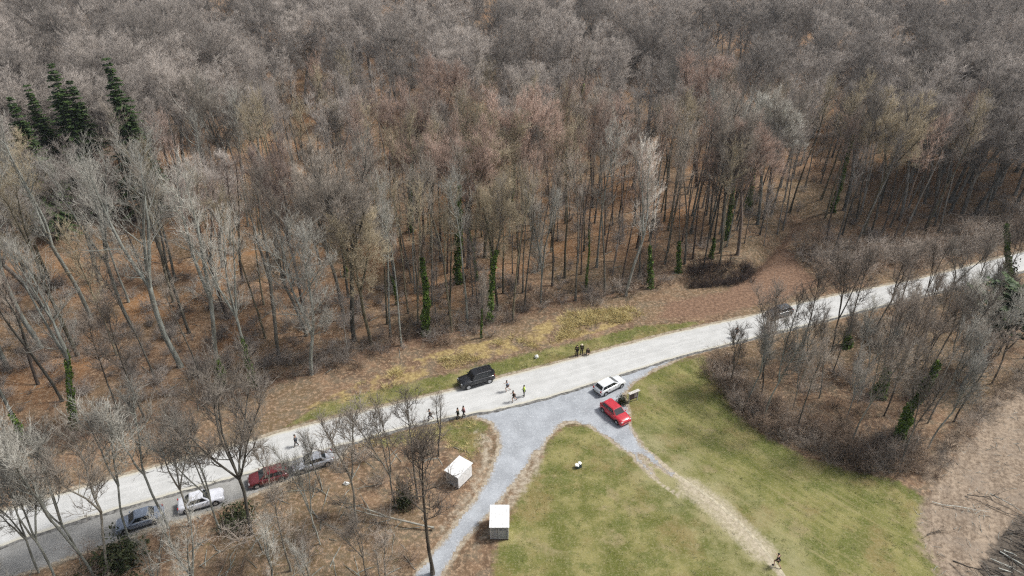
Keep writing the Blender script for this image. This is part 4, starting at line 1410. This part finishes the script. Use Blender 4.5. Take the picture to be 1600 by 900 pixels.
def free_of_tracks(sp):
    a = np.array(sp)
    d = np.minimum.reduce([dist_line(a[:, 0], a[:, 1], TRACKS[k]) for k in ('rutl', 'rutr', 'trail')])
    ok = (d > 0.8) & (sdf(a[:, 0], a[:, 1], ZONES['lot']) < -0.3) & (sdf(a[:, 0], a[:, 1], ROADPOLY) < -0.3) & (sdf(a[:, 0], a[:, 1], ZONES['layby']) < -0.3)
    return [tuple(q) for q in a[ok]]


tufts('grass', free_of_tracks(spots_in('meadow', 1500) + spots_in('verge', 900) + spots_in('verge2', 250)), M_GREENGRASS, (0.05, 0.15), 14, 'short rough grass of the meadow and verges')
tufts('dry_grass', free_of_tracks([q for q in spots_in('dry', 1500) if wob(q[0], q[1], 0.16, 3) + 0.5 * wob(q[0], q[1], 0.5, 4) > 0.14] + spots_in('verge2', 40)), M_DRYGRASS, (0.2, 0.75), 22, 'tall straw coloured dead grass along the wood edge', 0.35)


# ------------------------------------------------------------------ thin haze over the valley
def haze_box():
    bm = bmesh.new()
    bmesh.ops.create_cube(bm, size=1.0)
    bmesh.ops.transform(bm, matrix=Matrix.Translation((0, 1000, 29.25)) @ Matrix.Diagonal((7600, 6600, 62.5, 1)), verts=bm.verts)
    me = bpy.data.meshes.new('haze')
    bm.to_mesh(me)
    bm.free()
    m = bpy.data.materials.new('thin_haze')
    m.use_nodes = True
    n, l = m.node_tree.nodes, m.node_tree.links
    n.remove(n['Principled BSDF'])
    v = n.new('ShaderNodeVolumePrincipled')
    v.inputs['Color'].default_value = (0.80, 0.88, 0.97, 1)
    v.inputs['Density'].default_value = HAZE
    v.inputs['Anisotropy'].default_value = 0.2
    l.new(v.outputs[0], n['Material Output'].inputs['Volume'])
    me.materials.append(m)
    tag(link('haze', me), 'thin bluish haze over the valley', kind='stuff')


HAZE = 0.00014
haze_box()


# ------------------------------------------------------------------ small mesh helpers for made things
def bm_box(bm, c, s, rot=None):
    r = bmesh.ops.create_cube(bm, size=1.0)
    M = Matrix.Translation(c) @ (rot.to_4x4() if rot else Matrix.Identity(4)) @ Matrix.Diagonal((*s, 1))
    bmesh.ops.transform(bm, matrix=M, verts=r['verts'])
    return r['verts']


def bm_cyl(bm, c, r, depth, axis='Y', seg=16, r2=None):
    q = bmesh.ops.create_cone(bm, cap_ends=True, segments=seg, radius1=r, radius2=r if r2 is None else r2, depth=depth)
    R = {'Z': Matrix.Identity(4), 'Y': Matrix.Rotation(math.pi / 2, 4, 'X'), 'X': Matrix.Rotation(math.pi / 2, 4, 'Y')}[axis]
    bmesh.ops.transform(bm, matrix=Matrix.Translation(c) @ R, verts=q['verts'])
    return q['verts']


def build(name, fn, mat_, parent=None, bevel=0.0, smooth=False):
    bm = bmesh.new()
    fn(bm)
    if bevel:
        bmesh.ops.bevel(bm, geom=list(bm.edges), offset=bevel, segments=2, affect='EDGES', clamp_overlap=True)
    bmesh.ops.recalc_face_normals(bm, faces=list(bm.faces))
    me = bpy.data.meshes.new(name)
    bm.to_mesh(me)
    bm.free()
    me.materials.append(mat_)
    if smooth:
        for p in me.polygons:
            p.use_smooth = True
    return link(name, me, parent)


def paint(name, col, metal=0.0):
    return plain('paint_' + name, col, 0.32, metal, 0.5, 0.05, 3.0, 0.8)


PAINT = {'black': paint('black', (0.012, 0.013, 0.016)), 'white': paint('white', (0.72, 0.74, 0.75)), 'red': paint('red', (0.50, 0.016, 0.030)),
         'silver': paint('silver', (0.50, 0.52, 0.56), 0.3), 'maroon': paint('maroon', (0.13, 0.02, 0.024)), 'whitegrey': paint('white_grey', (0.66, 0.67, 0.72)),
         'bluegrey': paint('blue_grey', (0.23, 0.27, 0.34), 0.3), 'darkgrey': paint('dark_grey', (0.055, 0.065, 0.075), 0.2)}
M_GLASS = plain('dark_car_glass', (0.018, 0.022, 0.026), 0.06, 0, 0.6, 0.05)
M_TYRE = plain('tyre_rubber', (0.02, 0.02, 0.02), 0.85)
M_RIM = plain('alloy_rim', (0.45, 0.46, 0.48), 0.35, 0.8)
M_TRIM = plain('black_trim', (0.022, 0.022, 0.024), 0.6)
M_LAMP = plain('headlight_glass', (0.70, 0.72, 0.74), 0.12, 0, 0.6)
M_TAIL = plain('tail_light_red', (0.38, 0.015, 0.015), 0.2, 0, 0.6)
M_PLATE = plain('number_plate', (0.62, 0.62, 0.60), 0.5)


def loft(bm, rings):
    rows = [[bm.verts.new(p) for p in r] for r in rings]
    for a, b_ in zip(rows[:-1], rows[1:]):
        k = len(a)
        for i in range(k):
            bm.faces.new((a[i], a[(i + 1) % k], b_[(i + 1) % k], b_[i]))
    bm.faces.new(rows[0][::-1])
    bm.faces.new(rows[-1])


CARSPEC = {   # L, W, H, belt, hood z, greenhouse base x0,x1, roof x0,x1 (fractions of L from the rear), tail z
    'hatch':  (4.10, 1.74, 1.47, 0.94, 0.86, 0.03, 0.72, 0.12, 0.56, 0.94, 2),
    'estate': (4.30, 1.74, 1.42, 0.92, 0.84, 0.03, 0.74, 0.13, 0.54, 0.92, 3),
    'saloon': (4.40, 1.74, 1.44, 0.93, 0.85, 0.15, 0.72, 0.29, 0.57, 0.91, 2),
    'suv':    (4.65, 1.88, 1.82, 1.10, 1.06, 0.015, 0.70, 0.04, 0.60, 1.08, 3)}


def make_car(kind, x, y, deg, pname, label, group=None):
    L, W, Ht, belt, hood, g0, g1, r0, r1, tail, nwin = CARSPEC[kind]
    e = empty('parked_car', (x, y, 0.03), math.radians(deg))
    tag(e, label, 'car', group)
    X = lambda f: (f - 0.5) * L
    hw = W / 2
    clear = 0.20 if kind != 'suv' else 0.30
    pm = PAINT[pname]
    st = [(0.0, clear + 0.16, tail - 0.26, 0.86), (0.015, clear + 0.05, tail - 0.06, 0.93), (0.06, clear, tail, 0.985), (0.2, clear, belt, 1.0), (0.5, clear, belt, 1.0), (0.70, clear, belt - 0.01, 1.0),
          (0.75, clear, hood + 0.05, 0.995), (0.86, clear, hood, 0.985), (0.94, clear, hood - 0.06, 0.95), (0.985, clear + 0.04, hood - 0.18, 0.87), (1.0, clear + 0.14, hood - 0.30, 0.80)]

    def body(bm):
        rings = []
        for f, zb, zt, wf in st:
            w = hw * wf
            zm = zb + (zt - zb) * 0.45
            half = [(w * 0.90, zb), (w * 0.985, zb + (zt - zb) * 0.16), (w, zm), (w * 0.985, zt - (zt - zb) * 0.16), (w * 0.91, zt - 0.015), (w * 0.55, zt + 0.015)]
            rings.append([(X(f), a, z) for a, z in half] + [(X(f), -a, z) for a, z in half[::-1]])
        loft(bm, rings)
    build('body', body, pm, e, 0, True)
    # greenhouse
    zb, zt = belt - 0.03, Ht - 0.03
    wb, wt = hw * 0.90, hw * (0.70 if kind != 'suv' else 0.78)
    Bq = [(X(g0), wb, zb), (X(g1), wb * 0.97, zb), (X(g1), -wb * 0.97, zb), (X(g0), -wb, zb)]
    Tq = [(X(r0), wt * 0.97, zt - 0.02), (X(r1), wt, zt), (X(r1), -wt, zt), (X(r0), -wt * 0.97, zt - 0.02)]

    def cabin(bm):
        mid = [((a[0] + b_[0]) / 2, a[1], zt + 0.03) for a, b_ in ((Tq[0], Tq[1]), (Tq[3], Tq[2]))]
        lo = [bm.verts.new(p) for p in Bq]
        hi = [bm.verts.new(p) for p in Tq]
        for i in range(4):
            bm.faces.new((lo[i], lo[(i + 1) % 4], hi[(i + 1) % 4], hi[i]))
        bm.faces.new(hi)
        bm.faces.new(lo[::-1])
    build('cabin', cabin, pm, e, 0.05)

    def panel(name, a, b_, c, d, m0, m1, m2, m3, parent=e):
        """quad a-b (bottom) d-c (top) inset and set proud of the cabin"""
        a, b_, c, d = map(Vector, (a, b_, c, d))
        S = lambda u, v: (a.lerp(b_, u)).lerp(d.lerp(c, u), v)
        q = [S(m0, m2), S(m1, m2), S(m1, m3), S(m0, m3)]
        nrm = (q[1] - q[0]).cross(q[3] - q[0]).normalized()
        if nrm.dot(q[0] + q[2] - Vector((0, 0, 2 * 0.9))) < 0:
            nrm = -nrm

        def f(bm):
            i = [bm.verts.new(p - nrm * 0.015) for p in q]
            o_ = [bm.verts.new(p + nrm * 0.012) for p in q]
            for k in range(4):
                bm.faces.new((i[k], i[(k + 1) % 4], o_[(k + 1) % 4], o_[k]))
            bm.faces.new(o_)
            bm.faces.new(i[::-1])
        return build(name, f, M_GLASS, parent)
    panel('windscreen', Bq[1], Bq[2], Tq[2], Tq[1], 0.06, 0.94, 0.08, 0.93)
    panel('rear_window', Bq[3], Bq[0], Tq[0], Tq[3], 0.08, 0.92, 0.22, 0.90)
    for s in (0, 1):
        A = (Bq[0], Bq[1], Tq[1], Tq[0]) if s == 0 else (Bq[3], Bq[2], Tq[2], Tq[3])
        cuts = {2: (0.10, 0.50, 0.90), 3: (0.05, 0.30, 0.60, 0.91)}[nwin]
        for k in range(nwin):
            panel('side_window', *A, cuts[k] + 0.012, cuts[k + 1] - 0.012, 0.16, 0.86)
    # wheels
    wr = 0.31 if kind != 'suv' else 0.38
    for fx in (0.18, 0.80):
        for s in (-1, 1):
            build('wheel_arch', lambda bm: bm_cyl(bm, (X(fx), s * (hw - 0.05), wr + 0.02), wr + 0.07, 0.115, 'Y', 20), M_TRIM, e)
            w = build('wheel', lambda bm: bm_cyl(bm, (X(fx), s * (hw - 0.09), wr - 0.002), wr, 0.225, 'Y', 20), M_TYRE, e, 0.02)
            build('rim', lambda bm: bm_cyl(bm, (X(fx), s * (hw + 0.02), wr - 0.002), wr * 0.64, 0.03, 'Y', 14), M_RIM, w)
    for s in (-1, 1):
        build('headlight', lambda bm: bm_box(bm, (X(0.965), s * hw * 0.66, hood - 0.20), (0.16, 0.34, 0.13)), M_LAMP, e, 0.03)
        build('tail_light', lambda bm: bm_box(bm, (X(0.012), s * hw * 0.76, tail - 0.14), (0.10, 0.22, 0.26 if kind != 'suv' else 0.34)), M_TAIL, e, 0.02)
        build('mirror', lambda bm: bm_box(bm, (X(g1) - 0.16, s * (hw * 0.97 + 0.07), belt + 0.06), (0.13, 0.20, 0.13)), pm, e, 0.03)
        for k, fx in enumerate((0.36, 0.60)):
            build('door_handle', lambda bm: bm_box(bm, (X(fx) - 0.2, s * (hw + 0.002), belt - 0.14), (0.16, 0.03, 0.03)), M_TRIM, e)
        build('sill_trim', lambda bm: bm_box(bm, (X(0.49), s * hw * 0.985, clear + 0.05), (L * 0.44, 0.05, 0.09)), M_TRIM, e)
    build('front_grille', lambda bm: bm_box(bm, (X(0.992), 0, clear + 0.32), (0.09, W * 0.52, 0.12)), M_TRIM, e, 0.02)
    build('front_bumper', lambda bm: bm_box(bm, (X(0.985), 0, clear + 0.16), (0.16, W * 0.84, 0.12)), M_TRIM if kind == 'suv' else pm, e, 0.04)
    build('rear_bumper', lambda bm: bm_box(bm, (X(0.008), 0, clear + 0.20), (0.16, W * 0.88, 0.15)), M_TRIM if kind in ('suv', 'estate') else pm, e, 0.04)
    build('number_plate', lambda bm: bm_box(bm, (X(-0.012), 0, clear + 0.34), (0.02, 0.50, 0.11)), M_PLATE, e)
    if kind == 'suv':
        for s in (-1, 1):
            build('roof_rail', lambda bm: [bm_box(bm, (X(0.32), s * wt * 0.90, zt + 0.06), (L * 0.42, 0.035, 0.03)), bm_box(bm, (X(0.14), s * wt * 0.90, zt + 0.02), (0.05, 0.035, 0.07)), bm_box(bm, (X(0.50), s * wt * 0.90, zt + 0.02), (0.05, 0.035, 0.07))], M_RIM if kind == 'suv' else M_TRIM, e)
    if kind == 'suv':
        sw = build('spare_wheel', lambda bm: bm_cyl(bm, (X(-0.018), 0, 0.98), 0.34, 0.20, 'X', 20), M_TYRE, e, 0.03)
        build('running_board', lambda bm: [bm_box(bm, (X(0.49), s * (hw + 0.03), clear + 0.06), (L * 0.40, 0.14, 0.04)) for s in (-1, 1)][0], M_TRIM, e)
    return e


HEAD = {'silver': 204, 'maroon': 203, 'whitegrey': 23, 'bluegrey': 206}
for kind, x, y, deg, pname, label in CARS:
    c = make_car(kind, x, y, HEAD.get(pname, deg), pname, label)
    if pname == 'darkgrey':
        c.name = 'moving_car'
        c.location.z = 0.075


# ------------------------------------------------------------------ sheds, notice board, small things
M_WHITE = plain('white_sheet_metal', (0.74, 0.74, 0.73), 0.5, 0, 0.4, 0.07, 2.5)
M_GREYWOOD = plain('weathered_grey_boards', (0.36, 0.36, 0.355), 0.85, 0, 0.2, 0.22, 5, bump=0.01)
M_DARKWOOD = plain('dark_brown_wood', (0.085, 0.055, 0.04), 0.85, 0, 0.2, 0.2, 5)
M_STEEL = plain('dull_steel', (0.35, 0.36, 0.37), 0.45, 0.7)


def shed(x, y, deg, w, d, h, label):
    e = empty('shed', (x, y, 0), math.radians(deg))          # front faces local -y
    tag(e, label, 'shed')
    build('base_skid', lambda bm: bm_box(bm, (0, 0, 0.05), (w - 0.06, d - 0.06, 0.14)), M_DARKWOOD, e)
    build('side_wall', lambda bm: bm_box(bm, (-w / 2 + 0.03, 0, h / 2 + 0.1), (0.05, d - 0.1, h - 0.1)), M_WHITE, e)
    build('side_wall', lambda bm: bm_box(bm, (w / 2 - 0.03, 0, h / 2 + 0.1), (0.05, d - 0.1, h - 0.1)), M_WHITE, e)
    build('rear_wall', lambda bm: bm_box(bm, (0, d / 2 - 0.03, h / 2 + 0.1), (w - 0.112, 0.05, h - 0.1)), M_WHITE, e)
    n = 10
    for i in range(n):
        bw = (w - 0.112) / n
        if 4 <= i <= 8:
            continue
        build('board', lambda bm: bm_box(bm, (-w / 2 + 0.056 + bw * (i + 0.5), -d / 2 + 0.04, h / 2 + 0.1), (bw - 0.014, 0.05, h - 0.1)), M_GREYWOOD, e)
    build('backing_wall', lambda bm: bm_box(bm, (0, -d / 2 + 0.085, h / 2 + 0.1), (w - 0.12, 0.03, h - 0.12)), M_DARKWOOD, e)
    bw = (w - 0.112) / n
    dx0, dx1 = -w / 2 + 0.056 + bw * 4, -w / 2 + 0.056 + bw * 9
    dr = build('door', lambda bm: bm_box(bm, ((dx0 + dx1) / 2, -d / 2 + 0.035, h / 2 + 0.06), (dx1 - dx0 - 0.05, 0.045, h - 0.2)), M_GREYWOOD, e, 0.004)
    build('handle', lambda bm: bm_box(bm, (dx1 - 0.12, -d / 2 - 0.005, h * 0.5), (0.03, 0.05, 0.16)), M_STEEL, dr)
    for zc in (0.45, h - 0.35):
        build('batten', lambda bm: bm_box(bm, ((dx0 + dx1) / 2, -d / 2 + 0.004, zc), (dx1 - dx0 - 0.09, 0.025, 0.09)), M_GREYWOOD, dr)

    def roof(bm):
        ring = []
        for yy in (-d / 2 - 0.10, d / 2 + 0.10):
            z0 = h + 0.06 + (0.10 if yy > 0 else 0.0)
            ring.append([(-w / 2 - 0.07, yy, z0), (w / 2 + 0.07, yy, z0), (w / 2 + 0.07, yy, z0 + 0.06), (-w / 2 - 0.07, yy, z0 + 0.06)])
        loft(bm, ring)
    rf = build('roof', roof, M_WHITE, e, 0.008)
    for k in range(5):
        xx = -w / 2 + w * (k + 0.5) / 5
        s = build('roof_rib', lambda bm: bm_box(bm, (xx, 0, h + 0.175), (0.04, d + 0.16, 0.03), Matrix.Rotation(math.atan2(0.10, d + 0.2), 3, 'X')), M_WHITE, rf)


shed(-5.68, 52.2, -36, 1.75, 2.35, 1.75, 'tilted white roofed shed standing among bare trees beside the gravel drive')
shed(-1.23, 45.6, 0, 1.80, 2.5, 1.85, 'white roofed shed with grey boarded front standing on the meadow corner by the drive')

e = empty('notice_board', (14.9, 64.8, 0), math.radians(30))
tag(e, 'wooden notice board with pale roof strip and dark posters beside the red hatchback', 'notice board')
for s in (-1, 1):
    build('post', lambda bm: bm_box(bm, (s * 0.66, 0, 0.78), (0.10, 0.10, 1.65)), M_GREYWOOD, e)
build('panel', lambda bm: bm_box(bm, (0, 0, 0.95), (1.22, 0.05, 1.0)), M_DARKWOOD, e)
pos1 = plain('poster_map', (0.10, 0.075, 0.085), 0.5, 0, 0.3, 0.35, 9)
pos2 = plain('poster_text', (0.33, 0.29, 0.30), 0.5, 0, 0.3, 0.25, 12)
build('poster', lambda bm: bm_box(bm, (-0.29, -0.031, 0.98), (0.52, 0.01, 0.78)), pos1, e)
build('poster', lambda bm: bm_box(bm, (0.31, -0.031, 0.98), (0.48, 0.01, 0.78)), pos2, e)
build('roof', lambda bm: bm_box(bm, (0, -0.02, 1.60), (1.62, 0.46, 0.05), Matrix.Rotation(math.radians(-8), 3, 'X')), plain('pale_roof_board', (0.60, 0.57, 0.52), 0.7), e)


def crumple(bm, c, s, seed):
    q = bmesh.ops.create_icosphere(bm, subdivisions=3, radius=1.0)
    for v in q['verts']:
        n = mnoise.noise(v.co * 2.1 + Vector((seed, 0, 0))) * 0.5 + mnoise.noise(v.co * 5 + Vector((0, seed, 0))) * 0.22
        v.co = v.co * (1 + n)
        v.co = Vector((v.co.x * s[0] + c[0], v.co.y * s[1] + c[1], max(0.0, v.co.z * s[2] + c[2])))


M_BAG = plain('white_plastic', (0.82, 0.82, 0.78), 0.4, 0, 0.4, 0.05)
for (x, y, s, lab) in ((3.27, 73.7, (0.26, 0.22, 0.30), 'white plastic bag lying on the verge across the road'),
                       (-17.7, 51.5, (0.30, 0.16, 0.22), 'white plastic bag lying in the leaf litter beside the upright trees')):
    o = build('plastic_bag', lambda bm: crumple(bm, (0, 0, s[2] * 0.6), s, x), M_BAG)
    o.location = (x, y, 0.0)
    tag(o, lab, 'bag')
e = empty('covered_crate', (7.31, 53.96, 0), 0.5)
tag(e, 'small dark crate with crumpled white covers on the meadow tongue', 'crate')
M_CRATE = plain('dark_slate_plastic', (0.05, 0.075, 0.075), 0.5)
for k in range(3):
    build('slat', lambda bm: bm_box(bm, (0, -0.22, 0.07 + 0.13 * k), (0.56, 0.03, 0.10)), M_CRATE, e)
    build('slat', lambda bm: bm_box(bm, (0, 0.22, 0.07 + 0.13 * k), (0.56, 0.03, 0.10)), M_CRATE, e)
    build('slat', lambda bm: bm_box(bm, (-0.265, 0, 0.07 + 0.13 * k), (0.03, 0.405, 0.10)), M_CRATE, e)
    build('slat', lambda bm: bm_box(bm, (0.265, 0, 0.07 + 0.13 * k), (0.03, 0.405, 0.10)), M_CRATE, e)
build('cover', lambda bm: crumple(bm, (-0.20, 0.02, 0.42), (0.20, 0.26, 0.05), 3), M_BAG, e)
build('cover', lambda bm: crumple(bm, (0.24, 0.14, 0.42), (0.18, 0.22, 0.05), 6), M_BAG, e)

# fallen pale tree in the littered wood
pr = proto('vase2', 0)
e = empty('fallen_tree', (-7.9, 45.6, 0.35), 0)
e.rotation_euler = (math.radians(78), 0, math.radians(-98))
e.scale = (0.42, 0.42, 0.42)
tag(e, 'pale fallen tree lying with bare limbs beside the gravel drive', 'fallen tree')
for nm, me in (('trunk', pr[0]), ('crown', pr[1])):
    link(nm, me, e).color = (1.1, 1.1, 1.05, 1)

# brush strip: cut branches and logs
for i in range(330):
    x, y = RND.uniform(37, 58), RND.uniform(35.5, 50)
    if i > 14 and not in_zone(x, y, 'brushdark'):
        continue
    if not in_zone(x, y, 'debris'):
        continue
    K = TB()
    L = RND.uniform(2.0, 5.5)
    r = RND.uniform(0.04, 0.10)
    c = curve((0, 0, 0), (1, 0, 0.05), L, 0, 5, NR, 0.09)
    K.tube(c, np.linspace(r, 0.015, 6), 5)
    nb = 22
    s = NR.rand(nb) * 0.8 + 0.15
    B = np.stack([np.interp(s * 5, range(6), c[:, a]) for a in range(3)], -1)
    D = np.stack([np.full(nb, 0.9), NR.normal(size=nb) * 0.7, np.abs(NR.normal(size=nb)) * 0.4], -1)
    K.spikes(B, D, 0.5 + 1.1 * NR.rand(nb), np.full(nb, 0.014), rv(NR, nb) * 0.15)
    o = link('cut_branch', K.mesh('cut_branch', [M_BARK], True))
    o.location = (x, y, r + 0.02 + RND.random() * 0.35)
    o.rotation_euler = (RND.random() * 6, RND.gauss(0, 0.06), math.radians(-28 + RND.gauss(0, 28)))
    t = 'white' if RND.random() < 0.25 else 'dark'
    o.color = (*(TINT[t] if t == 'white' else (0.55, 0.5, 0.48)), 1)
    tag(o, ('bleached' if t == 'white' else 'dark') + ' cut branch in the brush heap beyond the meadow', 'branch', ('bleached' if t == 'white' else 'dark') + ' cut branches in the brush heap')
sticks('brush_litter', spots_in('debris', 260), 'splintered sticks covering the brush strip', 'white', (0.3, 1.2), (0.012, 0.03))


# ------------------------------------------------------------------ people
CLOTH = {'blue': (0.34, 0.45, 0.60), 'black': (0.012, 0.012, 0.014), 'hivis': (0.62, 0.80, 0.16), 'slate': (0.10, 0.12, 0.145), 'green': (0.045, 0.06, 0.04), 'pink': (0.36, 0.17, 0.19), 'red': (0.22, 0.06, 0.05),
         'grey': (0.16, 0.17, 0.17), 'dark': (0.025, 0.025, 0.032), 'cream': (0.70, 0.64, 0.48)}
CM = {k: plain('cloth_' + k, v, 0.85, 0, 0.15, 0.1, 8) for k, v in CLOTH.items()}
M_SKIN = plain('skin', (0.46, 0.28, 0.20), 0.55, 0, 0.3, 0.05)
M_HAIR = plain('dark_hair', (0.02, 0.015, 0.012), 0.6)


def skin_obj(name, verts, edges, radii, mat_, parent, root=0, sub=1):
    me = bpy.data.meshes.new(name)
    me.from_pydata(verts, edges, [])
    me.materials.append(mat_)
    o = link(name, me, parent)
    sk = o.modifiers.new('skin', 'SKIN')
    sk.use_smooth_shade = True
    dat = me.skin_vertices[0].data
    for i, r in enumerate(radii):
        dat[i].radius = r if isinstance(r, tuple) else (r, r)
        dat[i].use_root = (i == root)
    sb = o.modifiers.new('sub', 'SUBSURF')
    sb.levels = sub
    sb.render_levels = sub
    return o


def figure(x, y, z, deg, pose, top, bottom, hair, label):
    e = empty('person', (x, y, z), math.radians(deg))
    tag(e, label, 'person')
    V3 = Vector
    if pose == 'run':
        hip, lean = 0.93, 0.10
        legs = [((0.0, 0.10), (0.28, 0.62 + 0.0), (0.12, 0.24), (0.26, 0.16)), ((0.0, -0.10), (-0.10, 0.48), (-0.42, 0.34), (-0.44, 0.20))]
        legs = [[(0, .09, hip), (.30, .10, .64), (.20, .10, .22), (.20, .10, .07), (.36, .11, .05)], [(0, -.09, hip), (-.06, -.10, .50), (-.34, -.10, .22), (-.42, -.10, .13), (-.34, -.11, .03)]]
        arms = [[(.05, .19, 1.42), (-.18, .25, 1.20), (.02, .24, 1.03), (.10, .22, 1.05)], [(.05, -.19, 1.42), (.12, -.26, 1.14), (.36, -.16, 1.24), (.43, -.13, 1.28)]]
        spine = [(0, 0, hip), (.02, 0, 1.12), (.06, 0, 1.32), (.08, 0, 1.45), (.10, 0, 1.53), (.12, 0, 1.63), (.12, 0, 1.74)]
    elif pose == 'walk':
        hip = 0.95
        legs = [[(0, .09, hip), (.14, .10, .52), (.22, .10, .10), (.22, .10, .06), (.37, .11, .04)], [(0, -.09, hip), (.02, -.10, .52), (-.20, -.10, .14), (-.24, -.10, .10), (-.12, -.11, .03)]]
        arms = [[(.0, .19, 1.44), (-.08, .25, 1.17), (.02, .25, .93), (.05, .24, .84)], [(.0, -.19, 1.44), (.05, -.25, 1.16), (.20, -.23, .96), (.26, -.22, .89)]]
        spine = [(0, 0, hip), (.0, 0, 1.13), (.01, 0, 1.34), (.01, 0, 1.47), (.02, 0, 1.55), (.04, 0, 1.65), (.04, 0, 1.76)]
    elif pose == 'crouch':
        hip = 0.42
        legs = [[(-.10, .10, hip), (.30, .16, .52), (.08, .13, .12), (.08, .13, .06), (.24, .15, .04)], [(-.10, -.10, hip), (.30, -.16, .50), (.06, -.13, .12), (.06, -.13, .06), (.22, -.15, .04)]]
        arms = [[(.12, .19, .86), (.26, .22, .62), (.44, .10, .56), (.50, .08, .54)], [(.12, -.19, .86), (.26, -.22, .62), (.44, -.10, .56), (.50, -.08, .54)]]
        spine = [(-.10, 0, hip), (-.06, 0, .60), (.03, 0, .78), (.08, 0, .90), (.13, 0, .98), (.17, 0, 1.07), (.18, 0, 1.18)]
    else:
        hip = 0.95
        legs = [[(0, .09, hip), (.02, .11, .52), (.0, .12, .10), (.0, .12, .06), (.16, .15, .04)], [(0, -.09, hip), (.03, -.11, .52), (-.02, -.12, .10), (-.02, -.12, .06), (.14, -.15, .04)]]
        arms = [[(.0, .20, 1.44), (-.02, .25, 1.16), (.06, .25, .93), (.08, .24, .84)], [(.0, -.20, 1.44), (.02, -.26, 1.17), (.18, -.16, 1.06), (.26, -.10, 1.08)]]
        spine = [(0, 0, hip), (0, 0, 1.13), (.01, 0, 1.34), (.01, 0, 1.47), (.02, 0, 1.55), (.03, 0, 1.65), (.03, 0, 1.76)]
    verts, edges, rad = [], [], []

    def chain(pts, rr, start=None):
        prev = start
        ids = []
        for p, r in zip(pts, rr):
            verts.append(p); rad.append(r)
            i = len(verts) - 1
            if prev is not None:
                edges.append((prev, i))
            prev = i
            ids.append(i)
        return ids
    sp = chain(spine, [(.155, .11), (.14, .10), (.16, .11), (.12, .08), (.055, .055), (.082, .095), (.06, .07)])
    hd = spine[5]
    chain([(hd[0] + .105, 0, hd[2] - .01)], [(.014, .018)], sp[5])                                  # nose
    for s in (-1, 1):
        chain([(hd[0], s * .088, hd[2])], [.014], sp[5])                                             # ears
    for lg in legs:
        chain(lg[1:], [.062, .045, .042, .035], chain([lg[0]], [.09], sp[0])[0])
    for am in arms:
        ids = chain(am, [.058, .043, .032, (.035, .02)], sp[3])
        w, p = Vector(am[2]), Vector(am[3])
        d = (p - w).normalized()
        side = d.cross(Vector((0, 0, 1))).normalized() if abs(d.z) < 0.9 else Vector((1, 0, 0))
        for k, (o_, ln) in enumerate(((-.028, .075), (-.010, .088), (.010, .082), (.028, .064))):
            chain([tuple(p + side * o_ + d * .03), tuple(p + side * o_ * 1.2 + d * ln + Vector((0, 0, -.02)))], [.009, .008], ids[3])
        chain([tuple(w + side * -.04 + d * .04), tuple(w + side * -.065 + d * .075)], [.010, .009], ids[2])   # thumb
    skin_obj('body', verts, edges, rad, M_SKIN, e, 0, 1)
    # top garment
    verts, edges, rad = [], [], []
    sp = chain([Vector(spine[0]).lerp(Vector(spine[1]), 0.1)] + [Vector(q) for q in spine[1:4]], [(.175, .13), (.165, .125), (.185, .13), (.14, .10)])
    long_ = pose in ('stand', 'walk', 'crouch')
    for am in arms:
        pts_ = [Vector(am[0]), Vector(am[1])] + ([Vector(am[2])] if long_ else [])
        if not long_:
            pts_[1] = pts_[0].lerp(pts_[1], 0.7)
        chain(pts_, [.078, .062, .05], sp[3])
    skin_obj('jacket' if long_ else 'running_top', [tuple(v) for v in verts], edges, rad, CM[top], e, 0, 1)
    # bottoms
    verts, edges, rad = [], [], []
    h0 = chain([Vector(spine[0])], [(.17, .13)])[0]
    shorts = bottom == 'skin' or (pose == 'run' and bottom == 'black')
    bmat = CM['dark'] if bottom == 'skin' else CM[bottom]
    for lg in legs:
        a = [Vector(lg[0]), Vector(lg[1]), Vector(lg[2])]
        if shorts:
            a = [a[0], a[0].lerp(a[1], 0.75)]
        chain(a, [.105, .08, .06], h0)
    skin_obj('shorts' if shorts else 'trousers', [tuple(v) for v in verts], edges, rad, bmat, e, 0, 1)
    for lg in legs:
        a, t = Vector(lg[3]), Vector(lg[4])
        skin_obj('shoe', [tuple(a - (t - a) * 0.25), tuple(a.lerp(t, 0.4)), tuple(t + (t - a) * 0.25)], [(0, 1), (1, 2)], [.048, .05, .036], CM['dark'], e, 0, 1)

    def hairf(bm):
        q = bmesh.ops.create_icosphere(bm, subdivisions=2, radius=1)
        for v in q['verts']:
            v.co = Vector((v.co.x * 0.108 + hd[0] - 0.016, v.co.y * 0.098, max(-0.03, v.co.z * 0.125) + hd[2] + 0.045))
    build('hat' if hair == 'cream' else 'hair', hairf, CM['cream'] if hair == 'cream' else M_HAIR, e, 0, True)
    if hair == 'cream':
        build('hat_brim', lambda bm: bm_cyl(bm, (hd[0], 0, hd[2] + 0.035), 0.17, 0.02, 'Z', 16), CM['cream'], e)
    return e


for (x, y, deg, pose, top, bottom, hair, label) in PEOPLE:
    z = 0.0
    if in_zone(x, y, 'lot'):
        z = 0.012
    if bool(pip(np.array([x]), np.array([y]), ROADPOLY)[0]):
        z = 0.075
    figure(x, y, z, deg, pose, top, bottom, hair, label)
print('objects', len(bpy.data.objects), 'faces in scene', sum(len(m.polygons) for m in {o.data for o in scene.objects if o.type == 'MESH'}))
